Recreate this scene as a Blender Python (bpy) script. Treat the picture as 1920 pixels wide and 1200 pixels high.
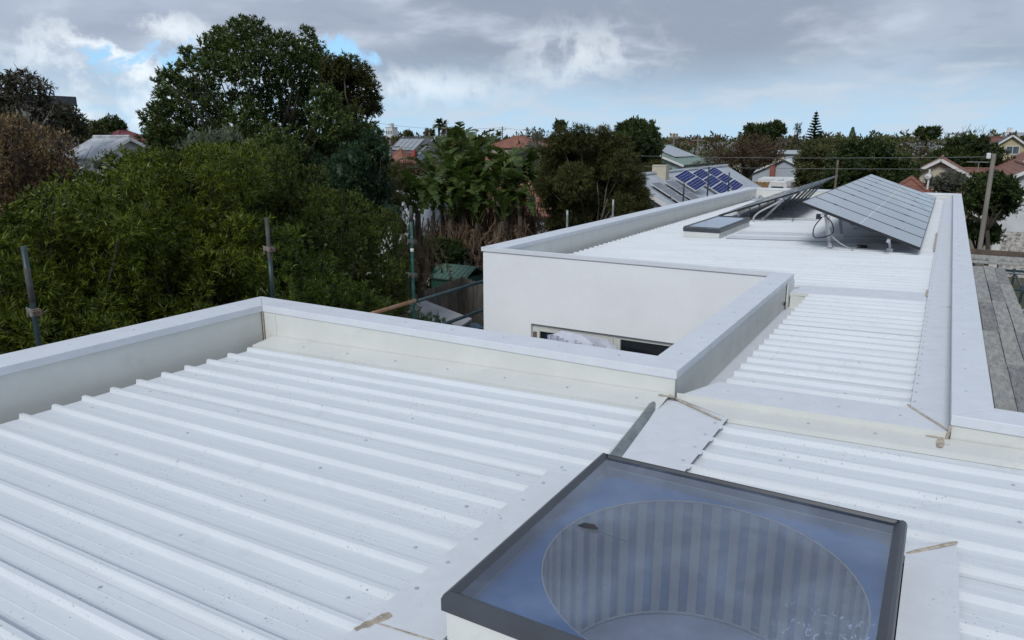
import bpy, bmesh, math, random
import numpy as np
from mathutils import Vector, Matrix

for o in list(bpy.data.objects):
    bpy.data.objects.remove(o)
random.seed(11)
rng = np.random.default_rng(11)
SC = bpy.context.scene
COL = SC.collection
RAD = math.radians

# ------------------------------------------------------------------ camera
Z0 = 6.2                      # height of the parapet caps above the ground
CAM = Vector((0.0, 0.0, Z0 + 1.35))
YAW, PITCH, FPX = RAD(30.375), RAD(13.74), 1372.0
cd = bpy.data.cameras.new('camera')
cd.sensor_width = 36.0
cd.lens = FPX / 1920 * 36.0
cd.clip_start = 0.05
cd.clip_end = 6000
cam = bpy.data.objects.new('camera', cd)
cam.location = CAM
cam.rotation_euler = (RAD(90) - PITCH, 0, YAW)
COL.objects.link(cam)
SC.camera = cam

# ------------------------------------------------------------------ light and view
SUN_EL, SUN_AZ = RAD(39), RAD(174)      # azimuth clockwise from +Y
sl = bpy.data.lights.new('sun', 'SUN')
sl.energy = 1.45
sl.angle = RAD(16)
sl.color = (1.0, 0.995, 0.985)
sun = bpy.data.objects.new('sun', sl)
sd = Vector((math.sin(SUN_AZ) * math.cos(SUN_EL), math.cos(SUN_AZ) * math.cos(SUN_EL), math.sin(SUN_EL)))
sun.rotation_euler = sd.to_track_quat('Z', 'Y').to_euler()
sun.location = (0, -10, 30)
COL.objects.link(sun)
SC.view_settings.view_transform = 'Standard'
SC.view_settings.look = 'None'
SC.view_settings.exposure = 0.42
SC.view_settings.gamma = 1.0
SC.view_settings.use_curve_mapping = False
SC.cycles.max_bounces = 6
SC.cycles.diffuse_bounces = 3
SC.cycles.glossy_bounces = 3
SC.cycles.transparent_max_bounces = 16
SC.cycles.caustics_reflective = False
SC.cycles.caustics_refractive = False


class N:
    """small helper round a node tree"""
    def __init__(self, nt):
        self.nt = nt

    def new(self, t, **k):
        n = self.nt.nodes.new(t)
        for a, b in k.items():
            setattr(n, a, b)
        return n

    def put(self, sock, v):
        if isinstance(v, bpy.types.NodeSocket):
            self.nt.links.new(v, sock)
        elif v is not None:
            sock.default_value = v

    def math(self, op, a, b=None, c=None, clamp=False):
        n = self.new('ShaderNodeMath', operation=op)
        n.use_clamp = clamp
        self.put(n.inputs[0], a)
        if b is not None:
            self.put(n.inputs[1], b)
        if c is not None:
            self.put(n.inputs[2], c)
        return n.outputs[0]

    def vmath(self, op, a, b=None):
        n = self.new('ShaderNodeVectorMath', operation=op)
        self.put(n.inputs[0], a)
        if b is not None:
            self.put(n.inputs[1], b)
        return n.outputs['Value'] if op in ('DOT_PRODUCT', 'LENGTH', 'DISTANCE') else n.outputs[0]

    def step(self, v, lo, hi, a=0.0, b=1.0):
        n = self.new('ShaderNodeMapRange', interpolation_type='SMOOTHSTEP')
        self.put(n.inputs['Value'], v)
        n.inputs['From Min'].default_value = lo
        n.inputs['From Max'].default_value = hi
        n.inputs['To Min'].default_value = a
        n.inputs['To Max'].default_value = b
        return n.outputs[0]

    def noise(self, vec, scale, detail=4, rough=0.5, dist=0.0):
        n = self.new('ShaderNodeTexNoise')
        self.put(n.inputs['Vector'], vec)
        n.inputs['Scale'].default_value = scale
        n.inputs['Detail'].default_value = detail
        n.inputs['Roughness'].default_value = rough
        n.inputs['Distortion'].default_value = dist
        return n.outputs['Fac']

    def mix(self, fac, a, b, mode='MIX'):
        n = self.new('ShaderNodeMix', data_type='RGBA', blend_type=mode)
        self.put(n.inputs[0], fac)
        self.put(n.inputs[6], a if isinstance(a, bpy.types.NodeSocket) else (*a[:3], 1))
        self.put(n.inputs[7], b if isinstance(b, bpy.types.NodeSocket) else (*b[:3], 1))
        return n.outputs[2]

    def scale(self, vec, s):
        return self.vmath('MULTIPLY', vec, s)


# pixel helpers: turn a viewing direction and a real distance into a place in the world
FV = Vector((-math.sin(YAW) * math.cos(PITCH), math.cos(YAW) * math.cos(PITCH), -math.sin(PITCH)))
RV = Vector((math.cos(YAW), math.sin(YAW), 0))
UV = RV.cross(FV)


def ray(px, py):
    return FV + RV * ((px - 960) / FPX) - UV * ((py - 600) / FPX)


def PH(px, py, d):
    r = ray(px, py)
    return CAM + r * (d / math.hypot(r.x, r.y))


def PXX(px, py, X):
    r = ray(px, py)
    return CAM + r * (X / r.x)


# ------------------------------------------------------------------ sky
w = bpy.data.worlds.new('World')
SC.world = w
w.use_nodes = True
w.node_tree.nodes.clear()
n = N(w.node_tree)
sky = n.new('ShaderNodeTexSky', sky_type='NISHITA')
sky.sun_disc = False
sky.sun_elevation = SUN_EL
sky.sun_rotation = SUN_AZ
sky.dust_density = 0.6
tc = n.new('ShaderNodeTexCoord')
D = tc.outputs['Generated']
sx = n.new('ShaderNodeSeparateXYZ')
n.put(sx.inputs[0], D)
dz = sx.outputs[2]
den = n.math('ADD', n.math('MAXIMUM', dz, 0.0), 0.22)
cb = n.new('ShaderNodeCombineXYZ')
n.put(cb.inputs[0], n.math('DIVIDE', sx.outputs[0], den))
n.put(cb.inputs[1], n.math('DIVIDE', sx.outputs[1], den))
flat = cb.outputs[0]
offs = n.vmath('ADD', flat, (3.1, 7.7, 0.0))
big = n.noise(offs, 0.75, 3, 0.5, 0.4)          # broad cloud banks
fine = n.noise(offs, 2.8, 7, 0.53, 0.15)        # cloud texture
puff = n.noise(n.vmath('ADD', D, (1.3, 0.2, 4.0)), 9.0, 6, 0.6, 0.2)


def spot(px, py, r0, r1, ax=1.0, ay=1.0, wob=0.07):
    """an uneven patch of sky round one direction"""
    g = ray(px, py).normalized()
    rel = n.vmath('SUBTRACT', D, tuple(g))
    a = n.math('MULTIPLY', n.vmath('DOT_PRODUCT', rel, tuple(RV)), ax)
    b = n.math('MULTIPLY', n.vmath('DOT_PRODUCT', rel, tuple(UV)), ay)
    rr = n.math('SQRT', n.math('ADD', n.math('MULTIPLY', a, a), n.math('MULTIPLY', b, b)))
    rr = n.math('ADD', rr, n.math('MULTIPLY', n.math('SUBTRACT', puff, 0.5), wob * 4))
    return n.step(rr, r0, r1, 1.0, 0.0)


base = n.mix(n.step(big, 0.38, 0.62), (0.240, 0.282, 0.362), (0.345, 0.400, 0.495))
base = n.mix(n.step(fine, 0.47, 0.75, 0.0, 0.70), base, (0.49, 0.56, 0.64))
base = n.mix(n.step(fine, 0.46, 0.28, 0.0, 0.6), base, (0.22, 0.258, 0.33))
# low, thinner cloud and pale blue air near the horizon
low = n.mix(n.step(fine, 0.42, 0.62), (0.37, 0.53, 0.67), (0.42, 0.52, 0.62))
clouds = n.mix(n.step(dz, 0.015, 0.125), low, base)
# blue gaps with sunlit edges
gap = n.math('MAXIMUM', spot(285, 88, 0.022, 0.046, 0.80, 1.5, 0.075), spot(628, 100, 0.004, 0.022, 0.8, 1.5, 0.05))
edge = n.math('MAXIMUM', spot(205, 128, 0.035, 0.075, 0.80, 1.35, 0.10), n.math('MULTIPLY', spot(1085, 102, 0.015, 0.10, 0.75, 2.0, 0.11), 0.7))
edge = n.math('MAXIMUM', edge, n.math('MULTIPLY', spot(300, 50, 0.02, 0.05, 0.7, 1.8, 0.06), 0.75))
edge = n.math('MAXIMUM', edge, n.math('MULTIPLY', spot(780, 160, 0.02, 0.09, 0.45, 3.0, 0.08), 0.65))
edge = n.math('MAXIMUM', edge, n.math('MULTIPLY', spot(190, 205, 0.02, 0.09, 0.5, 3.2, 0.08), 0.75))
edge = n.math('MULTIPLY', edge, n.step(puff, 0.38, 0.56))
blue = n.mix(0.6, n.scale(sky.outputs[0], (0.1, 0.1, 0.1)), (0.20, 0.50, 0.86))
clouds = n.mix(n.math('MULTIPLY', edge, 0.9), clouds, (0.72, 0.78, 0.83))
clouds = n.mix(n.math('MULTIPLY', gap, n.step(puff, 0.60, 0.50)), clouds, blue)
below = n.mix(n.step(dz, -0.10, 0.0), (0.14, 0.15, 0.14), clouds)
bg = n.new('ShaderNodeBackground')
bg.inputs['Strength'].default_value = 0.1
n.put(bg.inputs['Color'], n.scale(below, (10.0, 10.0, 10.0)))
wo = n.new('ShaderNodeOutputWorld')
n.put(wo.inputs[0], bg.outputs[0])

# ------------------------------------------------------------------ materials
MATS = {}


def mat(name, col, rough=0.6, metal=0.0, var=0.12, vscale=3.0, bump=0.0, bscale=40.0, dirt=None, dscale=6.0, dlo=0.6, dhi=0.75,
        stretch=(1, 1, 1), spec=0.5, trans=0.0, coat=0.0, ramp=None):
    m = bpy.data.materials.new(name)
    m.use_nodes = True
    nt = m.node_tree
    n = N(nt)
    b = nt.nodes['Principled BSDF']
    tc = n.new('ShaderNodeTexCoord')
    v = n.scale(tc.outputs['Object'], stretch)
    f = n.noise(v, vscale, 5, 0.6)
    lo = tuple(c * (1 - var) for c in col)
    hi = tuple(min(1, c * (1 + var)) for c in col)
    c = n.mix(n.step(f, 0.3, 0.7), lo, hi)
    if dirt:
        df = n.noise(v, dscale, 6, 0.7)
        c = n.mix(n.step(df, dlo, dhi), c, dirt)
    n.put(b.inputs['Base Color'], c)
    b.inputs['Roughness'].default_value = rough
    b.inputs['Metallic'].default_value = metal
    b.inputs['Specular IOR Level'].default_value = spec
    b.inputs['Coat Weight'].default_value = coat
    if bump:
        bn = n.new('ShaderNodeBump')
        bn.inputs['Strength'].default_value = bump
        bn.inputs['Distance'].default_value = 0.02
        n.put(bn.inputs['Height'], n.noise(v, bscale, 4, 0.6))
        n.put(b.inputs['Normal'], bn.outputs[0])
    MATS[name] = m
    return m


def mat_roofmetal(name, col, streak=(0.35, 6, 6), speck=0.8, rough=0.52):
    """pre-painted steel: faint runs along the ribs, water marks, dirt specks"""
    m = bpy.data.materials.new(name)
    m.use_nodes = True
    n = N(m.node_tree)
    b = m.node_tree.nodes['Principled BSDF']
    tc = n.new('ShaderNodeTexCoord')
    o = tc.outputs['Object']
    s = n.noise(n.scale(o, streak), 3.0, 6, 0.65)
    c = n.mix(n.step(s, 0.35, 0.75), tuple(x * 0.93 for x in col), col)
    wv = n.noise(o, 5.0, 7, 0.72, 0.6)
    c = n.mix(n.step(wv, 0.54, 0.70, 0, 0.42), c, tuple(x * 0.80 for x in col))
    br = n.noise(n.scale(o, (0.9, 2.2, 2.2)), 3.3, 6, 0.75, 0.8)
    c = n.mix(n.step(br, 0.62, 0.78, 0, 0.35 * min(1, speck * 2)), c, (0.46, 0.43, 0.37))
    sp = n.noise(o, 85.0, 2, 0.5)
    pm = n.noise(o, 2.3, 3, 0.6)
    k = n.math('MULTIPLY', n.step(sp, 0.66, 0.73), n.step(pm, 0.47, 0.62))
    c = n.mix(n.math('MULTIPLY', k, speck), c, (0.16, 0.145, 0.125))
    n.put(b.inputs['Base Color'], c)
    n.put(b.inputs['Roughness'], n.step(wv, 0.3, 0.8, rough - 0.08, rough + 0.14))
    b.inputs['Specular IOR Level'].default_value = 0.14
    bn = n.new('ShaderNodeBump')
    bn.inputs['Strength'].default_value = 0.22
    bn.inputs['Distance'].default_value = 0.006
    n.put(bn.inputs['Height'], n.noise(n.scale(o, (1, 2.2, 2.2)), 3.2, 3, 0.5))
    n.put(b.inputs['Normal'], bn.outputs[0])
    MATS[name] = m
    return m


def mat_leaf(name, dark, light, rough=0.45, transl=0.25, spec=0.35):
    """leaf colours vary leaf by leaf through the tint attribute"""
    m = bpy.data.materials.new(name)
    m.use_nodes = True
    nt = m.node_tree
    n = N(nt)
    b = nt.nodes['Principled BSDF']
    at = n.new('ShaderNodeAttribute', attribute_name='tint')
    c = n.mix(at.outputs['Fac'], dark, light)
    n.put(b.inputs['Base Color'], c)
    b.inputs['Roughness'].default_value = rough
    b.inputs['Specular IOR Level'].default_value = spec * 0.6
    t = n.new('ShaderNodeBsdfTranslucent')
    n.put(t.inputs['Color'], n.mix(1.0, c, (1.0, 1.0, 0.55), 'MULTIPLY'))
    mx = n.new('ShaderNodeMixShader')
    mx.inputs[0].default_value = transl
    n.put(mx.inputs[1], b.outputs[0])
    n.put(mx.inputs[2], t.outputs[0])
    n.put(nt.nodes['Material Output'].inputs[0], mx.outputs[0])
    MATS[name] = m
    return m


def mat_tiles(name, col, px=0.30, dark=0.55, axis=0):
    """roof tiles too far off to pick apart: colour by tile and a darker row along each course"""
    m = bpy.data.materials.new(name)
    m.use_nodes = True
    n = N(m.node_tree)
    b = m.node_tree.nodes['Principled BSDF']
    tc = n.new('ShaderNodeTexCoord')
    o = tc.outputs['Object']
    vor = n.new('ShaderNodeTexVoronoi')
    n.put(vor.inputs['Vector'], n.scale(o, (1, 1, 1.6)))
    vor.inputs['Scale'].default_value = 3.2
    f = n.noise(o, 0.9, 6, 0.7)
    c = n.mix(n.step(f, 0.35, 0.7), tuple(x * dark for x in col), col)
    c = n.mix(n.math('MULTIPLY', vor.outputs['Color'], 0.35), c, tuple(x * 0.7 for x in col))
    c = n.mix(n.step(n.noise(o, 4, 4, 0.7), 0.6, 0.72, 0, 0.5), c, (0.12, 0.10, 0.085))
    n.put(b.inputs['Base Color'], c)
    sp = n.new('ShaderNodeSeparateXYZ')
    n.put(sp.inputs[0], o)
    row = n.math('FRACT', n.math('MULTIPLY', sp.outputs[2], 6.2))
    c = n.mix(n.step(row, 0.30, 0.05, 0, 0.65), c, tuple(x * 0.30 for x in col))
    n.put(b.inputs['Base Color'], c)
    b.inputs['Roughness'].default_value = 0.75
    MATS[name] = m
    return m


ROOF = mat_roofmetal('roof_steel', (0.675, 0.705, 0.73))  # blue of the sky light on upward faces put into the base colour
FLASH = mat_roofmetal('flashing_steel', (0.665, 0.685, 0.71), streak=(3, 3, 3), speck=0.6)  # slightly blue base colour, sky light tinted in as on the roof
CAP = mat_roofmetal('cap_steel', (0.67, 0.695, 0.73), streak=(1.5, 1.5, 1.5), speck=0.06, rough=0.36)  # same paint as the lining, bluer to carry sky light on the tops
LINING = mat_roofmetal('lining_steel', (0.66, 0.67, 0.635), streak=(1, 1, 1.5), speck=0.06, rough=0.38)
RENDER = mat('white_render', (0.765, 0.775, 0.785), 0.85, var=0.035, vscale=1.6, bump=0.15, bscale=70, dirt=(0.50, 0.50, 0.50), dscale=3.5, dlo=0.70, dhi=0.80)
SEAL = mat('tan_sealant', (0.40, 0.34, 0.265), 0.8, var=0.25, vscale=30, bump=0.4, bscale=60, dirt=(0.52, 0.48, 0.41), dscale=14, dlo=0.45, dhi=0.75)
SCREW = mat('screw_steel', (0.52, 0.54, 0.56), 0.4, 0.25, var=0.2)
ALU = mat('aluminium', (0.66, 0.67, 0.68), 0.38, 0.75, var=0.08)
BLACKAL = mat('black_anodised', (0.018, 0.019, 0.022), 0.4, var=0.2)
CHARC = mat('charcoal_frame', (0.050, 0.056, 0.066), 0.38, var=0.1, vscale=5, spec=0.5)
DARKFLASH = mat('dark_flashing', (0.16, 0.185, 0.185), 0.45, var=0.3, vscale=14)  # dark tone stands for shade and grime at the raised flashing edge
GALV = mat('galvanised_tube', (0.30, 0.33, 0.33), 0.5, 0.4, var=0.3, vscale=9, dirt=(0.15, 0.10, 0.07), dscale=9, dlo=0.58, dhi=0.7)
GREENTUBE = mat('green_painted_tube', (0.014, 0.080, 0.066), 0.45, var=0.25, vscale=6, dirt=(0.20, 0.22, 0.20), dscale=12, dlo=0.60, dhi=0.68)
TEALTUBE = mat('dark_teal_tube', (0.018, 0.038, 0.044), 0.45, var=0.3, vscale=8, dirt=(0.10, 0.105, 0.10), dscale=13, dlo=0.62, dhi=0.7)
ORANGETUBE = mat('rusty_orange_tube', (0.36, 0.175, 0.085), 0.7, var=0.25, vscale=6, dirt=(0.34, 0.32, 0.28), dscale=7, dlo=0.50, dhi=0.62)
GREYTUBE = mat('weathered_grey_tube', (0.055, 0.053, 0.048), 0.75, var=0.3, vscale=10, dirt=(0.07, 0.10, 0.10), dscale=8, dlo=0.55, dhi=0.65)
RUST = mat('rusty_coupler', (0.13, 0.085, 0.065), 0.8, var=0.35, vscale=20, dirt=(0.16, 0.17, 0.16), dscale=14, dlo=0.5, dhi=0.6)
PLANK = mat('scaffold_plank', (0.37, 0.36, 0.33), 0.9, var=0.22, vscale=9, bump=1.0, bscale=60, dirt=(0.22, 0.225, 0.22), dscale=16, dlo=0.50, dhi=0.66, stretch=(1.6, 0.35, 1))
PLANK2 = mat('scaffold_plank_dark', (0.27, 0.265, 0.255), 0.9, var=0.22, vscale=9, bump=1.0, bscale=60, dirt=(0.16, 0.165, 0.17), dscale=14, dlo=0.48, dhi=0.64, stretch=(1.6, 0.35, 1))
TIMBER = mat('brown_timber', (0.10, 0.075, 0.055), 0.85, var=0.3, vscale=4, bump=0.4)
PALING = mat('grey_paling', (0.155, 0.135, 0.11), 0.9, var=0.35, vscale=5, stretch=(1, 1, 0.3))
BARK = mat('brown_bark', (0.045, 0.036, 0.028), 0.9, var=0.4, vscale=6, bump=0.6, bscale=20)
GREYBARK = mat('grey_bark', (0.12, 0.105, 0.09), 0.9, var=0.35, vscale=6, bump=0.5, bscale=20)
PALEBARK = mat('pale_bark', (0.30, 0.26, 0.22), 0.85, var=0.3, vscale=5)
GROUND = mat('ground_grass', (0.062, 0.068, 0.034), 0.95, var=0.4, vscale=0.35, dirt=(0.12, 0.10, 0.075), dscale=0.12, dlo=0.52, dhi=0.66)
CONC = mat('concrete', (0.26, 0.26, 0.265), 0.85, var=0.15, vscale=1.2)
ASPH = mat('asphalt', (0.055, 0.055, 0.058), 0.9, var=0.15, vscale=1.2)
DARKGLASS = mat('dark_window_glass', (0.012, 0.015, 0.018), 0.08, var=0.3, vscale=1, spec=0.6)
PALEGLASS = mat('pale_window_glass', (0.07, 0.09, 0.11), 0.1, var=0.2, vscale=1)
WHITE = mat('white_paint', (0.62, 0.62, 0.60), 0.6, var=0.06)
WFRAME = mat('window_frame_white', (0.58, 0.58, 0.55), 0.45, var=0.05)
WBOARD = mat('white_weatherboard', (0.55, 0.56, 0.57), 0.7, var=0.08, vscale=2)
LAV = mat('lavender_wall', (0.42, 0.37, 0.45), 0.8, var=0.06)
GREYW = mat('blue_grey_wall', (0.36, 0.40, 0.44), 0.8, var=0.06)
GREENW = mat('pale_green_wall', (0.27, 0.34, 0.30), 0.8, var=0.08)
GREENR = mat('green_steel_roof', (0.17, 0.235, 0.19), 0.55, var=0.12)
SHEDG = mat('shed_green', (0.028, 0.088, 0.060), 0.5, var=0.15, vscale=3)
ZINC = mat('grey_steel_roof', (0.40, 0.43, 0.46), 0.5, 0.1, var=0.1, vscale=1)
PALER = mat('pale_steel_roof', (0.52, 0.55, 0.57), 0.5, 0.1, var=0.08, vscale=1)
CREAM = mat('cream_wall', (0.46, 0.42, 0.33), 0.8, var=0.08)
YELLOWW = mat('yellow_wall', (0.44, 0.37, 0.22), 0.8, var=0.08)
REDW = mat('red_door_paint', (0.33, 0.06, 0.055), 0.7, var=0.15)
BRICK = mat('red_brick', (0.24, 0.085, 0.055), 0.85, var=0.3, vscale=6)
SLATE = mat('slate_roof', (0.075, 0.078, 0.09), 0.7, var=0.2, vscale=2)
TERRA = mat_tiles('terracotta_tiles', (0.30, 0.125, 0.078))
TERRA2 = mat_tiles('old_terracotta_tiles', (0.255, 0.105, 0.072), dark=0.5)
REDTIN = mat('red_steel_roof', (0.15, 0.032, 0.034), 0.6, var=0.15)
WEATHERTIN = mat('weathered_white_roof', (0.40, 0.42, 0.45), 0.6, var=0.2, vscale=2.0, dirt=(0.30, 0.30, 0.29), dscale=2.5, dlo=0.5, dhi=0.65)
PVGREY = mat('pv_glass_sky_tone', (0.25, 0.275, 0.285), 0.24, var=0.05, vscale=0.8, spec=0.9, coat=0.5)  # dark modules; the reflected sky is put into this grey base colour
PVDARK = mat('pv_glass_dark', (0.085, 0.09, 0.10), 0.25, var=0.1, vscale=1.2, spec=0.8)
PVBLUE = mat('pv_cell_blue', (0.006, 0.020, 0.115), 0.5, var=0.25, vscale=3, spec=0.1)
PVBACK = mat('pv_backsheet', (0.035, 0.037, 0.04), 0.6, var=0.2)
BLUEFILM = mat('blue_liner', (0.06, 0.27, 0.72), 0.35, var=0.12, vscale=3)
MAUVE = mat('mauve_floor', (0.62, 0.64, 0.80), 0.6, var=0.15, vscale=3)
SLATM = mat('cream_slat', (0.88, 0.89, 0.82), 0.6, var=0.05)
BLUEGAP = mat('blue_drum_backing', (0.26, 0.44, 0.76), 0.6, var=0.35, vscale=4)
FILM = mat('printed_film', (0.55, 0.57, 0.64), 0.4, var=0.12, vscale=6)
INK = mat('navy_ink', (0.02, 0.03, 0.14), 0.6)
TEALINK = mat('teal_ink', (0.02, 0.20, 0.24), 0.6)
CABLE = mat('black_cable', (0.012, 0.012, 0.013), 0.5)
CONDUIT = mat('grey_conduit', (0.45, 0.46, 0.46), 0.5)
YCABLE = mat('yellow_brown_cable', (0.22, 0.16, 0.09), 0.6)
POLE = mat('weathered_pole', (0.16, 0.145, 0.125), 0.9, var=0.25, vscale=2, stretch=(3, 3, 0.4))
WIRE = mat('overhead_wire', (0.16, 0.17, 0.165), 0.6)
TARP = mat('blue_tarpaulin', (0.012, 0.045, 0.075), 0.25, var=0.3, vscale=3)
MESHNET = mat('grey_netting', (0.16, 0.185, 0.19), 0.7, var=0.3, vscale=8)

L_WATTLE = mat_leaf('leaf_wattle', (0.012, 0.022, 0.003), (0.135, 0.168, 0.013), 0.38, 0.12)
L_WATTLE2 = mat_leaf('leaf_wattle_deep', (0.010, 0.022, 0.003), (0.095, 0.135, 0.013), 0.38, 0.12)
L_OLIVE = mat_leaf('leaf_tip_olive', (0.012, 0.023, 0.005), (0.105, 0.130, 0.020), 0.45, 0.12)
L_DARK = mat_leaf('leaf_dark_green', (0.018, 0.032, 0.010), (0.082, 0.108, 0.034), 0.42)
L_TALL = mat_leaf('leaf_tall_tree', (0.022, 0.042, 0.012), (0.130, 0.170, 0.050), 0.42)
L_TEAL = mat_leaf('leaf_blue_green', (0.016, 0.038, 0.018), (0.064, 0.112, 0.050), 0.5)
L_SILVER = mat_leaf('leaf_silver', (0.055, 0.070, 0.040), (0.24, 0.27, 0.20), 0.5)
L_BROWN = mat_leaf('leaf_dry_brown', (0.13, 0.085, 0.042), (0.36, 0.25, 0.125), 0.8, 0.1)
L_RUST = mat_leaf('leaf_rusty', (0.050, 0.036, 0.022), (0.135, 0.092, 0.055), 0.7, 0.15)
L_CASU = mat_leaf('leaf_brown_green', (0.026, 0.031, 0.009), (0.102, 0.104, 0.030), 0.6)
L_FAR = mat_leaf('leaf_far_green', (0.036, 0.046, 0.015), (0.140, 0.145, 0.055), 0.6)
L_FARB = mat_leaf('leaf_far_brown', (0.060, 0.048, 0.032), (0.140, 0.110, 0.070), 0.7)
L_FARG = mat_leaf('leaf_far_grey', (0.070, 0.075, 0.060), (0.165, 0.170, 0.135), 0.7)
L_YELLOW = mat_leaf('leaf_yellow_green', (0.050, 0.055, 0.016), (0.155, 0.145, 0.045), 0.6)
L_GUM = mat_leaf('leaf_gum', (0.030, 0.030, 0.020), (0.098, 0.088, 0.058), 0.5)
L_PADDLE = mat_leaf('leaf_paddle', (0.024, 0.048, 0.012), (0.115, 0.160, 0.042), 0.35, 0.3)
L_DEAD = mat_leaf('leaf_dead', (0.055, 0.036, 0.024), (0.235, 0.165, 0.105), 0.9, 0.1)

# ------------------------------------------------------------------ mesh building
CUBE_F = [(0, 3, 2, 1), (4, 5, 6, 7), (0, 1, 5, 4), (1, 2, 6, 5), (2, 3, 7, 6), (3, 0, 4, 7)]


def wloc(o):
    v = Vector((0, 0, 0))
    while o is not None:
        v = v + o.location
        o = o.parent
    return v


class MB:
    def __init__(self):
        self.v = []
        self.f = []

    def add(self, vs, fs):
        k = len(self.v)
        self.v += [tuple(p) for p in vs]
        self.f += [tuple(i + k for i in q) for q in fs]
        return self

    def box(self, x0, x1, y0, y1, z0, z1):
        return self.add([(x0, y0, z0), (x1, y0, z0), (x1, y1, z0), (x0, y1, z0), (x0, y0, z1), (x1, y0, z1), (x1, y1, z1), (x0, y1, z1)], CUBE_F)

    def hexa(self, low, high):
        """a block from four lower and four upper corners"""
        return self.add(list(low) + list(high), CUBE_F)

    def slab(self, corners, th):
        """a plate: four top corners (any slope) and a thickness downwards"""
        low = [(c[0], c[1], c[2] - th) for c in corners]
        return self.add(low + list(corners), CUBE_F)

    def bar(self, a, b, wd, hd, up=(0, 0, 1)):
        a, b = Vector(a), Vector(b)
        d = (b - a).normalized()
        s = d.cross(Vector(up))
        if s.length < 1e-4:
            s = d.cross(Vector((1, 0, 0)))
        s.normalize()
        u = s.cross(d)
        s, u = s * wd / 2, u * hd / 2
        vs = [a - s - u, a + s - u, b + s - u, b - s - u, a - s + u, a + s + u, b + s + u, b - s + u]
        return self.add(vs, CUBE_F)

    def tube(self, pts, rads, k=8, cap=True):
        pts = [Vector(p) for p in pts]
        if not isinstance(rads, (list, tuple)):
            rads = [rads] * len(pts)
        vs, fs = [], []
        ref = Vector((0.3, 0.9, 0.2))
        for i, p in enumerate(pts):
            d = pts[min(i + 1, len(pts) - 1)] - pts[max(i - 1, 0)]
            d.normalize()
            s = d.cross(ref)
            if s.length < 1e-3:
                s = d.cross(Vector((1, 0, 0)))
            s.normalize()
            u = s.cross(d)
            for j in range(k):
                a = 2 * math.pi * j / k
                vs.append(p + (s * math.cos(a) + u * math.sin(a)) * rads[i])
        for i in range(len(pts) - 1):
            for j in range(k):
                a, b = i * k + j, i * k + (j + 1) % k
                fs.append((a, b, b + k, a + k))
        if cap:
            fs.append(tuple(range(k - 1, -1, -1)))
            fs.append(tuple((len(pts) - 1) * k + j for j in range(k)))
        return self.add(vs, fs)

    def prism(self, poly, z0, z1):
        k = len(poly)
        vs = [(p[0], p[1], z0) for p in poly] + [(p[0], p[1], z1) for p in poly]
        fs = [tuple(range(k - 1, -1, -1)), tuple(range(k, 2 * k))]
        fs += [(i, (i + 1) % k, (i + 1) % k + k, i + k) for i in range(k)]
        return self.add(vs, fs)

    def screw(self, x, y, z, r=0.0068, h=0.005):
        vs, fs = [], []
        for zz, rr in ((z, r * 1.35), (z + 0.0018, r * 1.35), (z + 0.0019, r * 0.72), (z + h, r * 0.66)):
            for j in range(6):
                a = j * math.pi / 3 + x * 37
                vs.append((x + rr * math.cos(a), y + rr * math.sin(a), zz))
        for i in range(3):
            for j in range(6):
                a, b = i * 6 + j, i * 6 + (j + 1) % 6
                fs.append((a, b, b + 6, a + 6))
        fs.append(tuple(18 + j for j in range(6)))
        return self.add(vs, fs)

    def build(self, name, material, parent=None, smooth=False, bevel=0.0, kind=None, label=None):
        off = wloc(parent) if parent else Vector((0, 0, 0))
        me = bpy.data.meshes.new(name)
        me.from_pydata([(a - off.x, b - off.y, c - off.z) for a, b, c in self.v], [], self.f)
        me.update()
        if material:
            me.materials.append(material)
        if smooth:
            me.polygons.foreach_set('use_smooth', [True] * len(me.polygons))
        o = bpy.data.objects.new(name, me)
        COL.objects.link(o)
        o.parent = parent
        if bevel:
            bv = o.modifiers.new('edge', 'BEVEL')
            bv.width = bevel
            bv.segments = 2
            bv.limit_method = 'ANGLE'
        if kind:
            o['kind'] = kind
        if label:
            o['label'] = label
        return o


def thing(name, label, cat, loc=(0, 0, 0), group=None):
    o = bpy.data.objects.new(name, None)
    o.empty_display_size = 0.2
    o.location = loc
    COL.objects.link(o)
    o['label'] = label
    o['category'] = cat
    if group:
        o['group'] = group
    return o


def tag(o, label, cat, group=None):
    o['label'] = label
    o['category'] = cat
    if group:
        o['group'] = group
    return o


def struct(o):
    o['kind'] = 'structure'
    return o


def quads(name, verts, material, parent=None, tint=None, kind=None):
    """a mesh of loose four-cornered faces from an (n, 4, 3) array"""
    n_ = len(verts)
    off = wloc(parent) if parent else Vector((0, 0, 0))
    me = bpy.data.meshes.new(name)
    co = (verts.reshape(-1, 3) - np.array(off)).astype(np.float32)
    me.vertices.add(n_ * 4)
    me.vertices.foreach_set('co', co.ravel())
    me.loops.add(n_ * 4)
    me.loops.foreach_set('vertex_index', np.arange(n_ * 4, dtype=np.int32))
    me.polygons.add(n_)
    me.polygons.foreach_set('loop_start', np.arange(0, n_ * 4, 4, dtype=np.int32))
    try:
        me.polygons.foreach_set('loop_total', np.full(n_, 4, dtype=np.int32))
    except Exception:
        pass
    if tint is not None:
        a = me.attributes.new('tint', 'FLOAT', 'POINT')
        a.data.foreach_set('value', np.repeat(np.clip(tint, 0, 1), 4).astype(np.float32))
    me.update(calc_edges=True)
    me.materials.append(material)
    o = bpy.data.objects.new(name, me)
    COL.objects.link(o)
    o.parent = parent
    if kind:
        o['kind'] = kind
    return o


def unit(a):
    return a / (np.linalg.norm(a, axis=-1, keepdims=True) + 1e-9)


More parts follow.
